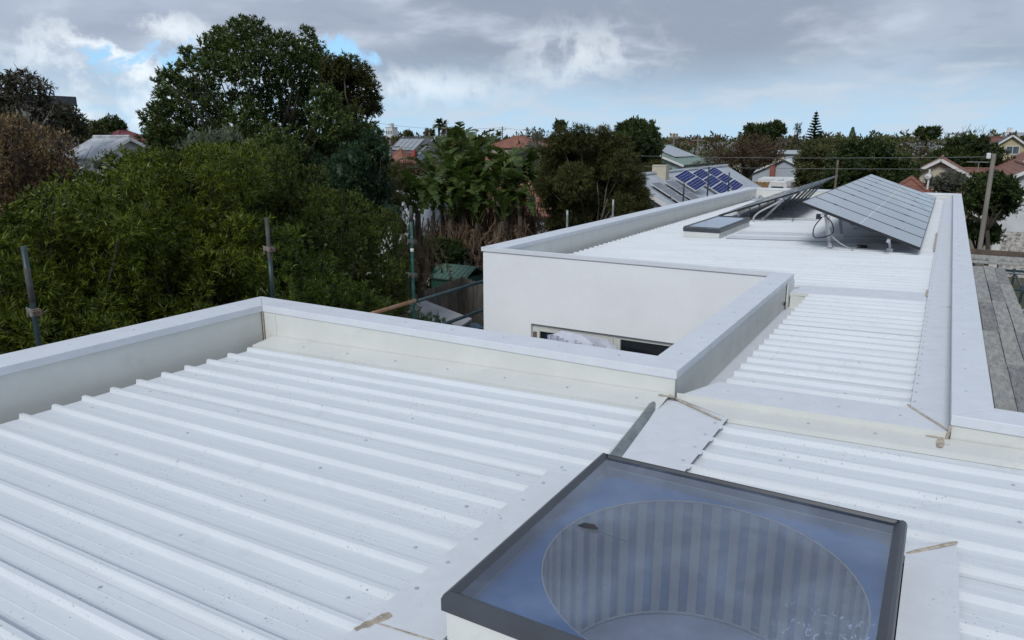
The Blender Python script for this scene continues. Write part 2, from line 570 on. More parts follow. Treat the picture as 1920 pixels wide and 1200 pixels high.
def leaves(clumps, per, L, W, sprig=8, spread=0.9, up=0.15, shell=0.55, out=0.9, jitter=0.5, tvar=0.5, droop=0.0):
    """leaf quads for crown clumps [(x, y, z, rx, ry, rz)]; each sprig fans its leaves round one twig end"""
    V, T = [], []
    for c in clumps:
        c = np.asarray(c, float)
        vol = (c[3] * c[4] + c[4] * c[5] + c[3] * c[5]) / 3
        ns = max(3, int(per * vol / sprig))
        u = unit(rng.normal(size=(ns, 3)))
        rad = (shell + (1.06 - shell) * rng.random((ns, 1)) ** 0.6)
        rad *= 0.86 + 0.28 * np.sin(u[:, :1] * 5.1 + c[0] * 3) * np.sin(u[:, 1:2] * 4.3 + c[1] * 2) * np.cos(u[:, 2:] * 4.7)
        pos = c[:3] + u * c[3:6] * rad
        ax = unit(u * out + rng.normal(size=(ns, 3)) * jitter + np.array([0, 0, up]))
        pos = np.repeat(pos, sprig, 0)
        axr = np.repeat(ax, sprig, 0)
        m = len(pos)
        r1 = unit(np.cross(axr, rng.normal(size=(m, 3))))
        ang = spread * (0.35 + 0.65 * rng.random((m, 1)))
        dirs = unit(axr * np.cos(ang) + r1 * np.sin(ang) + np.array([0, 0, -droop]))
        pos = pos + axr * (rng.random((m, 1)) - 0.6) * L * 0.9
        side = unit(np.cross(dirs, unit(rng.normal(size=(m, 3)) * 0.7 + np.array([0, 0, 1]))))
        ll = L * (0.65 + 0.6 * rng.random((m, 1)))
        ww = W * (0.7 + 0.5 * rng.random((m, 1)))
        mid = pos + dirs * ll * 0.45
        V.append(np.stack([pos, mid + side * ww / 2, pos + dirs * ll, mid - side * ww / 2], 1))
        ct = 0.5 + tvar * 0.5 * (rng.random() - 0.5) + np.repeat(rng.normal(size=ns) * 0.12, sprig)
        T.append(ct + rng.normal(size=m) * tvar * 0.35)
    return np.concatenate(V), np.concatenate(T)


ICO = None


def core(clumps, k=0.62):
    """solid blobs in the dark leaf tone, added inside each clump as occluders"""
    global ICO
    if ICO is None:
        bm = bmesh.new()
        bmesh.ops.create_icosphere(bm, subdivisions=2, radius=1)
        bm.verts.ensure_lookup_table()
        ICO = (np.array([v.co[:] for v in bm.verts]), [tuple(v.index for v in f.verts) for f in bm.faces])
        bm.free()
    mb = MB()
    for c in clumps:
        v = ICO[0] * (k * (0.82 + 0.36 * rng.random((len(ICO[0]), 1))))
        mb.add(np.asarray(c[:3]) + v * np.asarray(c[3:6]), ICO[1])
    return mb


def limb(mb, a, b, r0, r1, bend=0.12, k=6, seg=4):
    a, b = Vector(a), Vector(b)
    L = (b - a).length
    off = Vector((random.uniform(-1, 1), random.uniform(-1, 1), random.uniform(-0.3, 0.5))) * L * bend
    pts = [a.lerp(b, t) + off * math.sin(math.pi * t) for t in [i / seg for i in range(seg + 1)]]
    mb.tube(pts, [r0 + (r1 - r0) * i / seg for i in range(seg + 1)], k)
    return pts


def tree(name, label, cat, base, clumps, lm, bark=BARK, trunk_r=0.16, per=900, L=0.1, W=0.02, group=None, fork=0.45, nl=14, inner=0.5, twig=0, dens=5.0, back=False, **kw):
    """base point on the ground, crown clumps, one trunk with limbs into the clumps"""
    t = thing(name, label, cat, base, group)
    base = Vector(base)
    cs = [Vector(c[:3]) for c in clumps]
    cen = sum(cs, Vector((0, 0, 0))) / len(cs)
    lowz = min(c[2] - c[5] for c in clumps)
    fz = base.z + max(0.25, (lowz - base.z) * 0.8 + (cen.z - lowz) * fork * 0.5)
    fk = Vector((base.x * 0.6 + cen.x * 0.4, base.y * 0.6 + cen.y * 0.4, fz))
    mb = MB()
    limb(mb, base, fk, trunk_r, trunk_r * 0.75, 0.05, 8)
    pick = cs if len(cs) <= nl else random.sample(cs, nl)
    kk = min(1.0, (7 / max(1, len(pick))) ** 0.5)
    for c in pick:
        mid = fk.lerp(c, 0.5) + Vector((0, 0, 0.1 * (c - fk).length))
        pts = limb(mb, fk, mid, trunk_r * 0.6 * kk, trunk_r * 0.34 * kk, 0.10, 6, 3)
        limb(mb, pts[-1], c, trunk_r * 0.34 * kk, trunk_r * 0.08, 0.10, 5, 3)
        cl_ = clumps[cs.index(c)]
        for _ in range(twig):
            u = unit(rng.normal(size=3)) * np.array(cl_[3:6])
            limb(mb, c, c + Vector(u), trunk_r * 0.1, trunk_r * 0.03, 0.1, 4, 2)
    mb.build('trunk', bark, t, smooth=True)
    v, ti = leaves(clumps, per * dens, L, W, **kw)
    if back:
        bc = [(c[0] - 0.75 - 0.6 * rng.random(), c[1] + 0.45, c[2] - 0.12, c[3] * 1.6, c[4] * 1.6, c[5] * 1.6) for c in clumps]
        kw2 = dict(kw)
        kw2['shell'] = 0.1
        v2, t2 = leaves(bc, per * 2.4, L * 1.1, W * 2.6, **kw2)
        v, ti = np.concatenate([v, v2]), np.concatenate([ti, t2])
    cr = quads('crown', v, lm, t, ti)
    if inner:
        co = core(clumps, inner)
        co.build('crown_core', lm, cr, kind='stuff')  # added dark core that blocks the view through the crown
    return t


def px_clumps(lst, d, jit=0.06, flat=1.0, dj=1.0):
    """clumps from [(direction px, py, radius px)] at distance d metres"""
    out = []
    for q in lst:
        dd = d + (random.random() - 0.5) * dj * 2 + (q[3] if len(q) > 3 else 0)
        p = PH(q[0], q[1], dd)
        r = q[2] * dd / FPX
        out.append((p.x, p.y, p.z, r * 1.05, r * 1.05, r * flat))
    return out


def blob_clumps(px, ytop, ybot, wpx, d, nc, cr=0.3, dome=True, depth=1.0):
    """clumps filling a rounded crown that spans ytop..ybot and wpx as seen from the roof, at distance d"""
    top, bot = PH(px, ytop, d).z, PH(px, ybot, d).z
    c0 = PH(px, (ytop + ybot) / 2, d)
    rx = wpx * d / FPX / 2
    rz = (top - bot) / 2
    out = []
    r = rx * cr
    rzz = min(r, rz * 0.7)
    for i in range(nc):
        u = unit(rng.normal(size=3))
        k = 0.35 + 0.65 * rng.random() ** 0.5
        x, y, z = u * k
        if dome:
            z = z * 0.95 if z > 0 else z
        s = 0.75 + 0.5 * rng.random()
        out.append((c0.x + x * (rx - r * s * 0.9), c0.y + y * (rx - r * s * 0.9) * depth, (top + bot) / 2 + z * (rz - rzz * s * 0.9), r * s, r * s, rzz * s))
    return out


def gp(px, py, d):
    p = PH(px, py, d)
    return Vector((p.x, p.y, 0.0))

# ================================================================== setting
g = MB()
g.add([(-2500, -400, 0), (2500, -400, 0), (2500, 4500, 0), (-2500, 4500, 0)], [(0, 1, 2, 3)])
struct(g.build('ground', GROUND))
rd = MB()
rd.add([(-400, 60.5, 0.004), (400, 60.5, 0.004), (400, 67, 0.004), (-400, 67, 0.004)], [(0, 1, 2, 3)])
struct(rd.build('road', ASPH))
pv = MB()
pv.add([(-9, -6, 0.006), (8, -6, 0.006), (8, 30, 0.006), (-9, 30, 0.006)], [(0, 1, 2, 3)])
struct(pv.build('building_site_ground', CONC))

# ================================================================== the white house under the camera
XL, XLi, XM, XMi, XRi, XR = -5.185, -4.885, -1.487, -1.274, 0.158, 0.350
YN, YNi, YF, YFi, YE, YEi = 4.401, 4.147, 8.04, 8.27, 22.95, 22.72
XEND, YBACK = 5.0, -3.2
house = thing('house', 'white flat roofed house with ribbed steel roofs inside metal capped parapets', 'house', (-2, 4, 0))
LT = 0.055                      # depth of the cap lip


def near_z(x):                  # rib tops of the near roof
    return Z0 - 0.285 + 0.029 * (x + 4.8)


def mid_z(x):
    return Z0 - 0.152 + 0.029 * (x + 1.1)


def far_z(x):
    return Z0 - 0.285 + 0.0335 * (x + 4.8)


def walls():
    t = 0.2
    z1 = Z0 - LT - 0.002
    e = 0.008
    def wl(x0, x1, y0, y1, z0=0.0, z1_=None):
        MB().box(x0, x1, y0, y1, z0, z1 if z1_ is None else z1_).build('wall', RENDER, house)
    wl(XL + 0.02, XLi - 0.03, YBACK, YN - 0.02 - t)                       # near block, outer long side
    wl(XL + 0.02, XM - 0.02, YN - 0.02 - t + 0.001, YN - 0.02)            # near block, courtyard side
    wl(XM + 0.015, XMi - 0.03, YN - 0.2, YF + 0.02)                       # middle wing, courtyard side
    wl(XL + 0.02, XLi - 0.03, YF + 0.23, YEi + 0.03)                      # far wing, long side
    wl(XL + 0.02, XR - 0.02, YEi + 0.032, YE - 0.02)                      # far end
    wl(XRi + 0.03, XR - 0.02, YN - 0.02, YEi + 0.03)                      # far wing, right side
    wl(XRi + 0.03, XEND, YNi + 0.03, YN - 0.022)                          # near block, right part
    # courtyard wall of the far wing, with the strip window let into it
    wx0, wx1, wz0, wz1 = -4.44, -1.62, Z0 - 1.85, Z0 - 0.945
    y0, y1 = YF + 0.02, YF + 0.22
    wl(XL + 0.02, wx0, y0, y1)
    wl(wx1, XM + 0.013, y0, y1)
    wl(wx0 + 0.0005, wx1 - 0.0005, y0, y1, wz1, None)
    wl(wx0 + 0.0005, wx1 - 0.0005, y0, y1, 0, wz0)
    # window
    f = MB()
    yb0, yb1 = y0 + 0.055, y0 + 0.125
    f.box(wx0, wx0 + 0.06, yb0, yb1, wz0, wz1)
    f.box(wx1 - 0.05, wx1, yb0, yb1, wz0, wz1)
    f.box(wx0 + 0.06, wx1 - 0.05, yb0, yb1, wz1 - 0.06, wz1)
    f.box(wx0 + 0.06, wx1 - 0.05, yb0, yb1, wz0, wz0 + 0.05)
    f.box(-3.31, -3.22, yb0 - 0.004, yb1 + 0.004, wz0 + 0.05, wz1 - 0.06)
    win = f.build('window', WFRAME, house, bevel=0.004)
    for a, b in ((wx0 + 0.06, -3.31), (-3.22, wx1 - 0.05)):
        MB().box(a, b, y0 + 0.085, y0 + 0.095, wz0 + 0.05, wz1 - 0.06).build('pane', DARKGLASS, win)
        s = MB()
        s.box(a + 0.001, a + 0.045, yb0 - 0.012, yb1 - 0.045, wz0 + 0.051, wz1 - 0.061)
        s.box(b - 0.045, b - 0.001, yb0 - 0.012, yb1 - 0.045, wz0 + 0.051, wz1 - 0.061)
        s.box(a + 0.046, b - 0.046, yb0 - 0.012, yb1 - 0.045, wz1 - 0.10, wz1 - 0.061)
        if b < -3:
            s.build('sash', WFRAME, win, bevel=0.003)
    return y0


WY = walls()


def cap(poly):
    """one mitred length of metal capping; its lips hang over the lining"""
    MB().prism(poly, Z0 - LT, Z0).build('parapet_cap', CAP, house, bevel=0.003)


G = 0.0012
cuts = [YBACK, 0.6, None]
cap([(XL, YBACK), (XLi, YBACK), (XLi, YNi - G), (XL, YN - G)])
cap([(XL + G, YN), (XLi + G, YNi), (XMi - G, YNi), (XM - G, YN)])
cap([(XM, YN + G), (XMi, YNi + G), (XMi, YF - 0.002), (XM, YF - 0.002)])
cap([(XL + G, YF), (XM - 0.001, YF), (XM - 0.001, YF + 0.035), (XL + 0.03, YF + 0.035)])
ys = [YF, 12.2, 16.4, 20.4, YE]
for i in range(4):
    a, b = ys[i] + (0.0 if i == 0 else G), ys[i + 1] - G
    cap([(XL, a + G), (XLi, (a + 0.037) if i == 0 else a), (XLi, (YEi - G) if i == 3 else b), (XL, b)])
cap([(XL + G, YE), (XLi + G, YEi), (XRi - G, YEi), (XR - G, YE)])
ys = [YN, 9.4, 14.2, 19.0, YE]
for i in range(4):
    a, b = ys[i] + G, ys[i + 1] - G
    cap([(XRi, (YNi + G) if i == 0 else a), (XR, (YN - 0.035 + G) if i == 0 else a), (XR, b), (XRi, (YEi - G) if i == 3 else b)])
cap([(XRi + G, YNi - 0.008), (XEND, YNi - 0.008), (XEND, YN - 0.035), (XR + G, YN - 0.035)])


def lining(axis, const, thick, a, b, zlo, joints=()):
    """sheet lining on the inside of a parapet, in lengths with fine joints"""
    pts = [a] + list(joints) + [b]
    for i in range(len(pts) - 1):
        p, q = pts[i] + 0.0012, pts[i + 1] - 0.0012
        m = MB()
        z1 = Z0 - LT - 0.001
        if axis == 'x':
            m.box(min(const, const - thick), max(const, const - thick), p, q, zlo, z1)
        else:
            m.box(p, q, min(const, const - thick), max(const, const - thick), zlo, z1)
        m.build('parapet_lining', LINING, house)


IN = 0.009
lining('x', XLi - IN, 0.018, YBACK, YNi - IN, Z0 - 0.5, (-1.9,))
lining('y', YNi + IN, -0.018, XLi - IN, XMi - IN, Z0 - 0.42, (-4.74,))
lining('x', XMi - IN, 0.018, YNi + 0.02, YF - 0.35, Z0 - 0.40, (7.15,))
lining('x', XLi - IN, 0.018, YFi, YEi, Z0 - 0.5, (10.6, 13.6, 14.25, 17.3, 20.2))
lining('y', YEi + IN, -0.018, XLi - IN, XRi + IN, Z0 - 0.5, (-2.2,))
lining('x', XRi + IN, -0.018, YNi + 0.03, YEi, Z0 - 0.3, (8.6, 13.1, 17.7))
lining('y', YNi - 0.008 + IN, -0.018, XRi + IN, XEND, Z0 - 0.30, (3.1,))
# box gutters
gt = MB()
gt.box(XLi - IN, XLi + 0.26, YBACK, YNi, Z0 - 0.46, Z0 - 0.43)
gt.build('gutter', LINING, house)
gt = MB()
gt.box(XMi - IN, XMi + 0.30, YNi + 0.05, YF + 0.3, Z0 - 0.345, Z0 - 0.315)
gt.build('gutter', FLASH, house)
gt = MB()
gt.box(XLi - IN, XLi + 0.26, YFi, YEi, Z0 - 0.46, Z0 - 0.43)
gt.build('gutter', LINING, house)
MB().box(XMi + 0.02, XRi, YF - 0.25, YF - 0.22, Z0 - 0.5, Z0 - 0.19).build('riser', LINING, house)

RIB = [(0.000, 0), (0.045, 0), (0.050, 0.0009), (0.055, 0), (0.095, 0), (0.100, 0.0009), (0.105, 0), (0.132, 0), (0.139, 0.029), (0.161, 0.029), (0.168, 0)]
RIBLAP = RIB[:9] + [(0.157, 0.029), (0.1575, 0.0325), (0.164, 0.0325), (0.1645, 0.0205), (0.169, 0)]


def sheets(x0, x1, ytop, nribs, pitch, zf, per=4):
    """ribbed roof sheets laid side by side from ytop towards the camera; ribs run along x"""
    k = 0
    s = pitch / 0.19
    while k < nribs:
        m = min(per, nribs - k)
        prof = []
        for r in range(m):
            for y, z in (RIBLAP if r == m - 1 else RIB):
                prof.append((ytop - (k + r) * pitch - y * s, z))
        ye = ytop - (k + m) * pitch
        prof += [(ye, 0.0), (ye - 0.006, 0.0)]
        lift = 0.0015 * (1 if (k // per) % 2 else 0)
        nx = 3
        mb = MB()
        for i in range(nx + 1):
            x = x0 + (x1 - x0) * i / nx
            mb.v += [(x, y, zf(x) - 0.029 + z + lift) for y, z in prof]
        q = len(prof)
        for i in range(nx):
            for j in range(q - 1):
                a = i * q + j
                mb.f.append((a, a + 1, a + 1 + q, a + q))
        # the side lap: a lip over the last rib of the sheet
        yl = ytop - (k + m) * pitch + pitch - 0.163 * s
        o = mb.build('roof_sheet', ROOF, house)
        k += m


NP, FP = 0.1925, 0.187
sheets(-4.76, -1.30, 4.02, 6, NP, near_z)                 # left of the skylight tray
sheets(-4.76, -1.44, 4.02 - 6 * NP, 26, NP, near_z)       # left of the skylight
sheets(-0.94, XEND, 3.99, 6, NP, near_z)
sheets(0.16, XEND, 3.99 - 6 * NP, 22, NP, near_z)
sheets(-1.085, 0.0, 4.40 + 19 * FP, 19, FP, mid_z)
sheets(-4.76, -0.0, 22.66, 78, FP, far_z)


def flash(corners, th=0.003, m=FLASH, name='flashing'):
    return MB().slab(corners, th).build(name, m, house)


def strip(x0, x1, y0, y1, zf, up=0.004, m=FLASH, name='flashing', th=0.003):
    return flash([(x0, y0, zf(x0) + up), (x1, y0, zf(x1) + up), (x1, y1, zf(x1) + up), (x0, y1, zf(x0) + up)], th, m, name)


# flashing along the foot of the near parapet
flash([(XLi + 0.11, 3.925, near_z(-4.78) + 0.004), (-1.31, 3.925, near_z(-1.31) + 0.004), (-1.31, YNi + 0.004, near_z(-1.31) + 0.030), (XLi + 0.11, YNi + 0.004, near_z(-4.78) + 0.030)], m=LINING)
MB().slab([(XLi + 0.11, 3.922, near_z(-4.78) + 0.0035), (-1.31, 3.922, near_z(-1.31) + 0.0035), (-1.31, 3.9245, near_z(-1.31) + 0.0035), (XLi + 0.11, 3.9245, near_z(-4.78) + 0.0035)], 0.03).build('flashing', LINING, house)
# flat flashings round the near skylight
strip(-1.487, -1.20, 0.2, 2.90, near_z)
tp_ = [(-1.305, 2.905), (-0.88, 2.905)]
for k in range(6):
    yr = 3.99 - (5 - k) * NP
    tp_ += [(-0.900, yr - 0.168), (-0.912, yr - 0.160), (-0.912, yr - 0.012), (-0.900, yr - 0.004)]
tp_ += [(-0.90, YNi - 0.03), (-1.372, YNi - 0.03)]
mb = MB()
mb.add([(x, y, near_z(x) + 0.002) for x, y in tp_] + [(x, y, near_z(x) + 0.0005) for x, y in tp_], [tuple(range(len(tp_)))] + [(i, i + len(tp_), (i + 1) % len(tp_) + len(tp_), (i + 1) % len(tp_)) for i in range(len(tp_))])
mb.build('flashing', FLASH, house)
flash([(-1.1995, 2.825, near_z(-1.2) + 0.006), (0.20, 2.825, near_z(0.2) + 0.006), (0.20, 2.903, near_z(0.2) + 0.006), (-1.1995, 2.903, near_z(-1.2) + 0.006)])
flash([(0.03, 0.2, near_z(0.1) + 0.004), (0.20, 0.2, near_z(0.2) + 0.004), (0.20, 2.824, near_z(0.2) + 0.004), (0.03, 2.824, near_z(0.1) + 0.004)])
flash([(0.03, 2.904, near_z(0.1) + 0.003), (0.195, 2.904, near_z(0.2) + 0.003), (0.195, 3.03, near_z(0.2) + 0.003), (0.11, 2.98, near_z(0.1) + 0.003)])
flash([(-1.1985, 0.2, near_z(-1.2) + 0.003), (0.029, 0.2, near_z(0.03) + 0.003), (0.029, 1.62, near_z(0.03) + 0.003), (-1.1985, 1.62, near_z(-1.2) + 0.003)])
# folded flashing edge, its shade and grime put into a dark tone, running from the skylight corner to the parapet corner
ld = MB()
pts_a = [(-1.235, 2.86, 0.040), (-1.26, 3.10, 0.034), (-1.29, 3.40, 0.030), (-1.32, 3.70, 0.026), (-1.345, 3.93, 0.016), (-1.368, 4.10, 0.004)]
vs = []
for x, y, h in pts_a:
    z = near_z(x)
    vs += [(x - 0.030, y, z + 0.010), (x - 0.012, y, z + 0.012 + h * 0.30), (x + 0.004 + h * 0.2, y, z + 0.010 + h * 0.28), (x + 0.015 + h * 0.55, y, z + 0.0025)]
fs = []
for i in range(len(pts_a) - 1):
    for j in range(3):
        a = i * 4 + j
        fs.append((a, a + 4, a + 5, a + 1))
fs.append((0, 1, 2, 3))
ld.add(vs, fs)
ld.build('folded_edge', DARKFLASH, house, smooth=True)
# step between the near roof and the middle roof
za, zb = Z0 - 0.135, Z0 - 0.094
flash([(XMi + 0.05, YNi - 0.006, za + 0.002), (XRi, YNi - 0.006, zb), (-0.03, 4.46, zb - 0.006), (XMi + 0.18, 4.46, za + 0.006)], name='step_flashing')
MB().hexa([(XMi + 0.01, YNi - 0.009, near_z(-1.26) + 0.008), (XRi, YNi - 0.009, near_z(0.15) + 0.008), (XRi, YNi - 0.006, near_z(0.15) + 0.008), (XMi + 0.01, YNi - 0.006, near_z(-1.26) + 0.008)],
          [(XMi + 0.01, YNi - 0.009, za), (XRi, YNi - 0.009, zb - 0.001), (XRi, YNi - 0.006, zb - 0.001), (XMi + 0.01, YNi - 0.006, za)]).build('step_face', LINING, house)
flash([(-0.93, 3.975, near_z(-0.93) + 0.006), (XEND, 3.975, near_z(XEND) + 0.006), (XEND, YNi - 0.0095, near_z(XEND) + 0.012), (-1.24, YNi - 0.0095, near_z(-1.24) + 0.012)], m=LINING, name='step_flashing')
MB().slab([(-0.928, 3.972, near_z(-0.93) + 0.0055), (XEND, 3.972, near_z(XEND) + 0.0055), (XEND, 3.9745, near_z(XEND) + 0.0055), (-0.928, 3.9745, near_z(-0.93) + 0.0055)], 0.032).build('flashing', LINING, house)
# right hand apron along the parapet, lapped in lengths
ys = [4.47, 7.52, 10.4, 13.9, 17.6, YEi - 0.02]
for i in range(5):
    a, b = ys[i] + 0.001, ys[i + 1]
    zf = (lambda x: mid_z(x)) if i == 0 else (lambda x: far_z(x) + 0.004)
    lo, hi = zf(-0.03) + 0.006, (zb - 0.004 if i == 0 else Z0 - 0.092)
    if i == 0:
        c = [(-0.03, a, lo), (XRi + 0.004, YNi + 0.0, hi), (XRi + 0.004, b, hi), (-0.033, b, lo)]
    else:
        c = [(-0.036, a, lo), (XRi + 0.004, a, hi), (XRi + 0.004, b, hi), (-0.036, b, lo)]
    flash(c, name='apron_flashing')
# near edge of the far roof over the middle roof
flash([(XMi + 0.012, 7.80, far_z(-1.26) + 0.003), (-0.04, 7.80, far_z(-0.04) + 0.003), (-0.04, 8.24, far_z(-0.04) + 0.006), (XMi + 0.012, 8.24, far_z(-1.26) + 0.006)], name='step_flashing')
MB().slab([(XMi + 0.012, 7.797, far_z(-1.26) + 0.0025), (-0.04, 7.797, far_z(-0.04) + 0.0025), (-0.04, 7.7995, far_z(-0.04) + 0.0025), (XMi + 0.012, 7.7995, far_z(-1.26) + 0.0025)], 0.026).build('flashing', LINING, house)
MB().box(XMi - 0.004, XMi + 0.012, YF - 0.34, YF - 0.02, Z0 - 0.45, Z0 - LT - 0.002).build('gutter_end', LINING, house)
MB().box(XMi - 0.001, XMi + 0.0135, YF - 0.46, YF - 0.41, Z0 - 0.26, Z0 - 0.225).build('overflow_slot', BLACKAL, house)
# flat patch of sheet beside the far skylight
for y0_, y1_ in ((12.35, 12.78), (13.0, 13.44)):
    flash([(-3.10, y0_, far_z(-3.1) + 0.003), (-0.45, y0_, far_z(-0.45) + 0.003), (-0.45, y1_, far_z(-0.45) + 0.003), (-3.10, y1_, far_z(-3.1) + 0.003)])
# end flashing at the far parapet
flash([(XLi + 0.12, 22.45, far_z(-4.7) + 0.004), (XRi, 22.45, far_z(0.1) + 0.004), (XRi, YEi + 0.002, far_z(0.1) + 0.03), (XLi + 0.12, YEi + 0.002, far_z(-4.7) + 0.03)], m=LINING)

# blobs of sealant at the joints
def sealant(a, b, wd, h=0.006, seg=9, wob=0.16):
    h *= 0.55
    wd *= 0.85
    a, b = Vector(a), Vector(b)
    d = (b - a)
    s = Vector((d.y, -d.x, 0)).normalized()
    vs, fs = [], []
    for i in range(seg + 1):
        t = i / seg
        p = a + d * t
        w_ = wd / 2 * (1 + random.uniform(-wob, wob)) * (0.6 if i in (0, seg) else 1)
        vs += [p - s * w_, p - s * w_ * 0.4 + Vector((0, 0, h * random.uniform(0.9, 1.1))), p + s * w_ * 0.4 + Vector((0, 0, h * random.uniform(0.9, 1.1))), p + s * w_]
    for i in range(seg):
        for j in range(3):
            q = i * 4 + j
            fs.append((q, q + 4, q + 5, q + 1))
    MB().add(vs, fs).build('sealant', SEAL, house, smooth=True)


sealant((-1.27, 4.13, near_z(-1.27) + 0.014), (-0.93, 3.90, near_z(-0.93) + 0.010), 0.022, 0.008)
sealant((-1.37, 4.11, near_z(-1.37) + 0.030), (-1.27, 4.125, near_z(-1.27) + 0.024), 0.030, 0.006)
sealant((-0.045, 4.50, zb - 0.0035), (XRi - 0.004, 4.165, zb + 0.001), 0.024, 0.006)
sealant((XRi - 0.03, YNi - 0.012, near_z(0.12) + 0.014), (XRi - 0.035, 4.00, near_z(0.12) + 0.009), 0.040, 0.008)
sealant((XRi - 0.10, YNi - 0.012, near_z(0.05) + 0.013), (XRi - 0.02, YNi - 0.014, near_z(0.12) + 0.016), 0.018, 0.005)
sealant((0.035, 2.845, near_z(0.03) + 0.0065), (0.195, 3.02, near_z(0.2) + 0.006), 0.022, 0.005)
sealant((-0.045, 8.05, far_z(-0.04) + 0.010), (-0.045, 8.42, far_z(-0.04) + 0.010), 0.030, 0.004, 6, 0.2)
sealant((-0.05, 11.6, far_z(-0.05) + 0.010), (-0.055, 14.0, far_z(-0.05) + 0.010), 0.030, 0.004, 10, 0.3)
sealant((-1.45, 1.58, near_z(-1.45) + 0.005), (-1.20, 1.60, near_z(-1.2) + 0.005), 0.009, 0.002)
sealant((-1.48, 1.52, near_z(-1.48) + 0.005), (-1.43, 1.64, near_z(-1.43) + 0.005), 0.035, 0.0015, 6, 0.6)
sealant((XMi + 0.012, 8.06, far_z(-1.26) + 0.006), (XMi + 0.05, 8.10, far_z(-1.26) + 0.008), 0.03, 0.01, 4)
# thin bead up the inside corners
MB().tube([(XLi + 0.002, YNi - 0.002, Z0 - 0.40), (XLi + 0.002, YNi - 0.002, Z0 - 0.057)], 0.006, 6).build('sealant', SEAL, house)
MB().tube([(XRi - 0.006, YNi - 0.012, near_z(0.15) + 0.01), (XRi + 0.004, YNi - 0.012, Z0 - 0.057)], 0.008, 6).build('sealant', SEAL, house)
MB().tube([(XMi - 0.003, YNi + 0.002, near_z(-1.27)), (XMi - 0.003, YNi + 0.002, Z0 - 0.057)], 0.004, 6).build('joint_strip', DARKFLASH, house)

# screws
sc = MB()
y = -0.2
while y < YN - 0.3:
    sc.screw(XL + 0.15, y, Z0)
    y += 0.47
x = XL + 0.42
while x < XM - 0.1:
    sc.screw(x, YN - 0.12, Z0)
    x += 0.437
y = YN + 0.12
while y < YF - 0.1:
    sc.screw(XM + 0.12, y, Z0)
    y += 0.46
y = YF + 0.4
while y < YE - 0.3:
    sc.screw(XL + 0.16, y, Z0)
    y += 0.62
y = YN + 0.2
while y < YE - 0.4:
    sc.screw(XRi + 0.07, y, Z0, 0.0062)
    y += 0.48
sc.build('cap_screws', SCREW, house, kind='stuff')
sc = MB()
for k in range(20):                              # rib screws on the near roof
    yr = 4.02 - k * NP - 0.150 * NP / 0.19
    for xx in (-4.55, -3.62, -2.55, -1.62):
        if (k + int(xx * 7)) % 2 == 0 and yr > 0:
            sc.screw(xx + random.uniform(-0.05, 0.05), yr - 0.075, near_z(xx) - 0.029)
    yr2 = 3.99 - k * NP - 0.150 * NP / 0.19
    for xx in (-0.55, 0.42, 1.3):
        if (k + int(xx * 9)) % 2 and (xx > 0.2 or yr2 > 3.0):
            sc.screw(xx, yr2 - 0.07, near_z(xx) - 0.029)
for k in range(9):
    sc.screw(-1.445, 1.42 + k * 0.19, near_z(-1.45) + 0.004)
for k in range(7):
    sc.screw(0.165, 0.9 + k * 0.235, near_z(0.16) + 0.004)
for k in range(5):
    sc.screw(-0.955, 3.1 + k * 0.19, near_z(-0.96) + 0.003)
for k in range(7):
    sc.screw(-4.3 + k * 0.47, 4.03, near_z(-4.3 + k * 0.47) + 0.017)
for k in range(6):
    sc.screw(-1.0 + k * 0.31, 4.30, za + (zb - za) * (k * 0.31 + 0.2) / 1.4 + 0.001)
    sc.screw(-0.5 + k * 0.33, 4.06, near_z(-0.5 + k * 0.33) + 0.0095)
for k in range(19):
    yr = 4.40 + 19 * FP - k * FP - 0.150 * FP / 0.19
    sc.screw(-0.012, yr, mid_z(-0.012) + 0.008, 0.0062)
    if yr < 7.75:
        sc.screw(-0.92, yr, mid_z(-0.92), 0.0062)
        if k % 2:
            sc.screw(-0.38, yr, mid_z(-0.38), 0.0062)
for k in range(76):
    yr = 22.66 - k * FP - 0.150 * FP / 0.19
    if yr > 8.3:
        sc.screw(-0.012, yr, far_z(-0.012) + 0.012, 0.0062)
        if k % 3 == 0:
            for xx in (-4.3, -3.4, -2.5, -1.6, -0.8):
                sc.screw(xx + random.uniform(-0.2, 0.2), yr, far_z(xx), 0.0062)
sc.build('roof_screws', SCREW, house, kind='stuff')

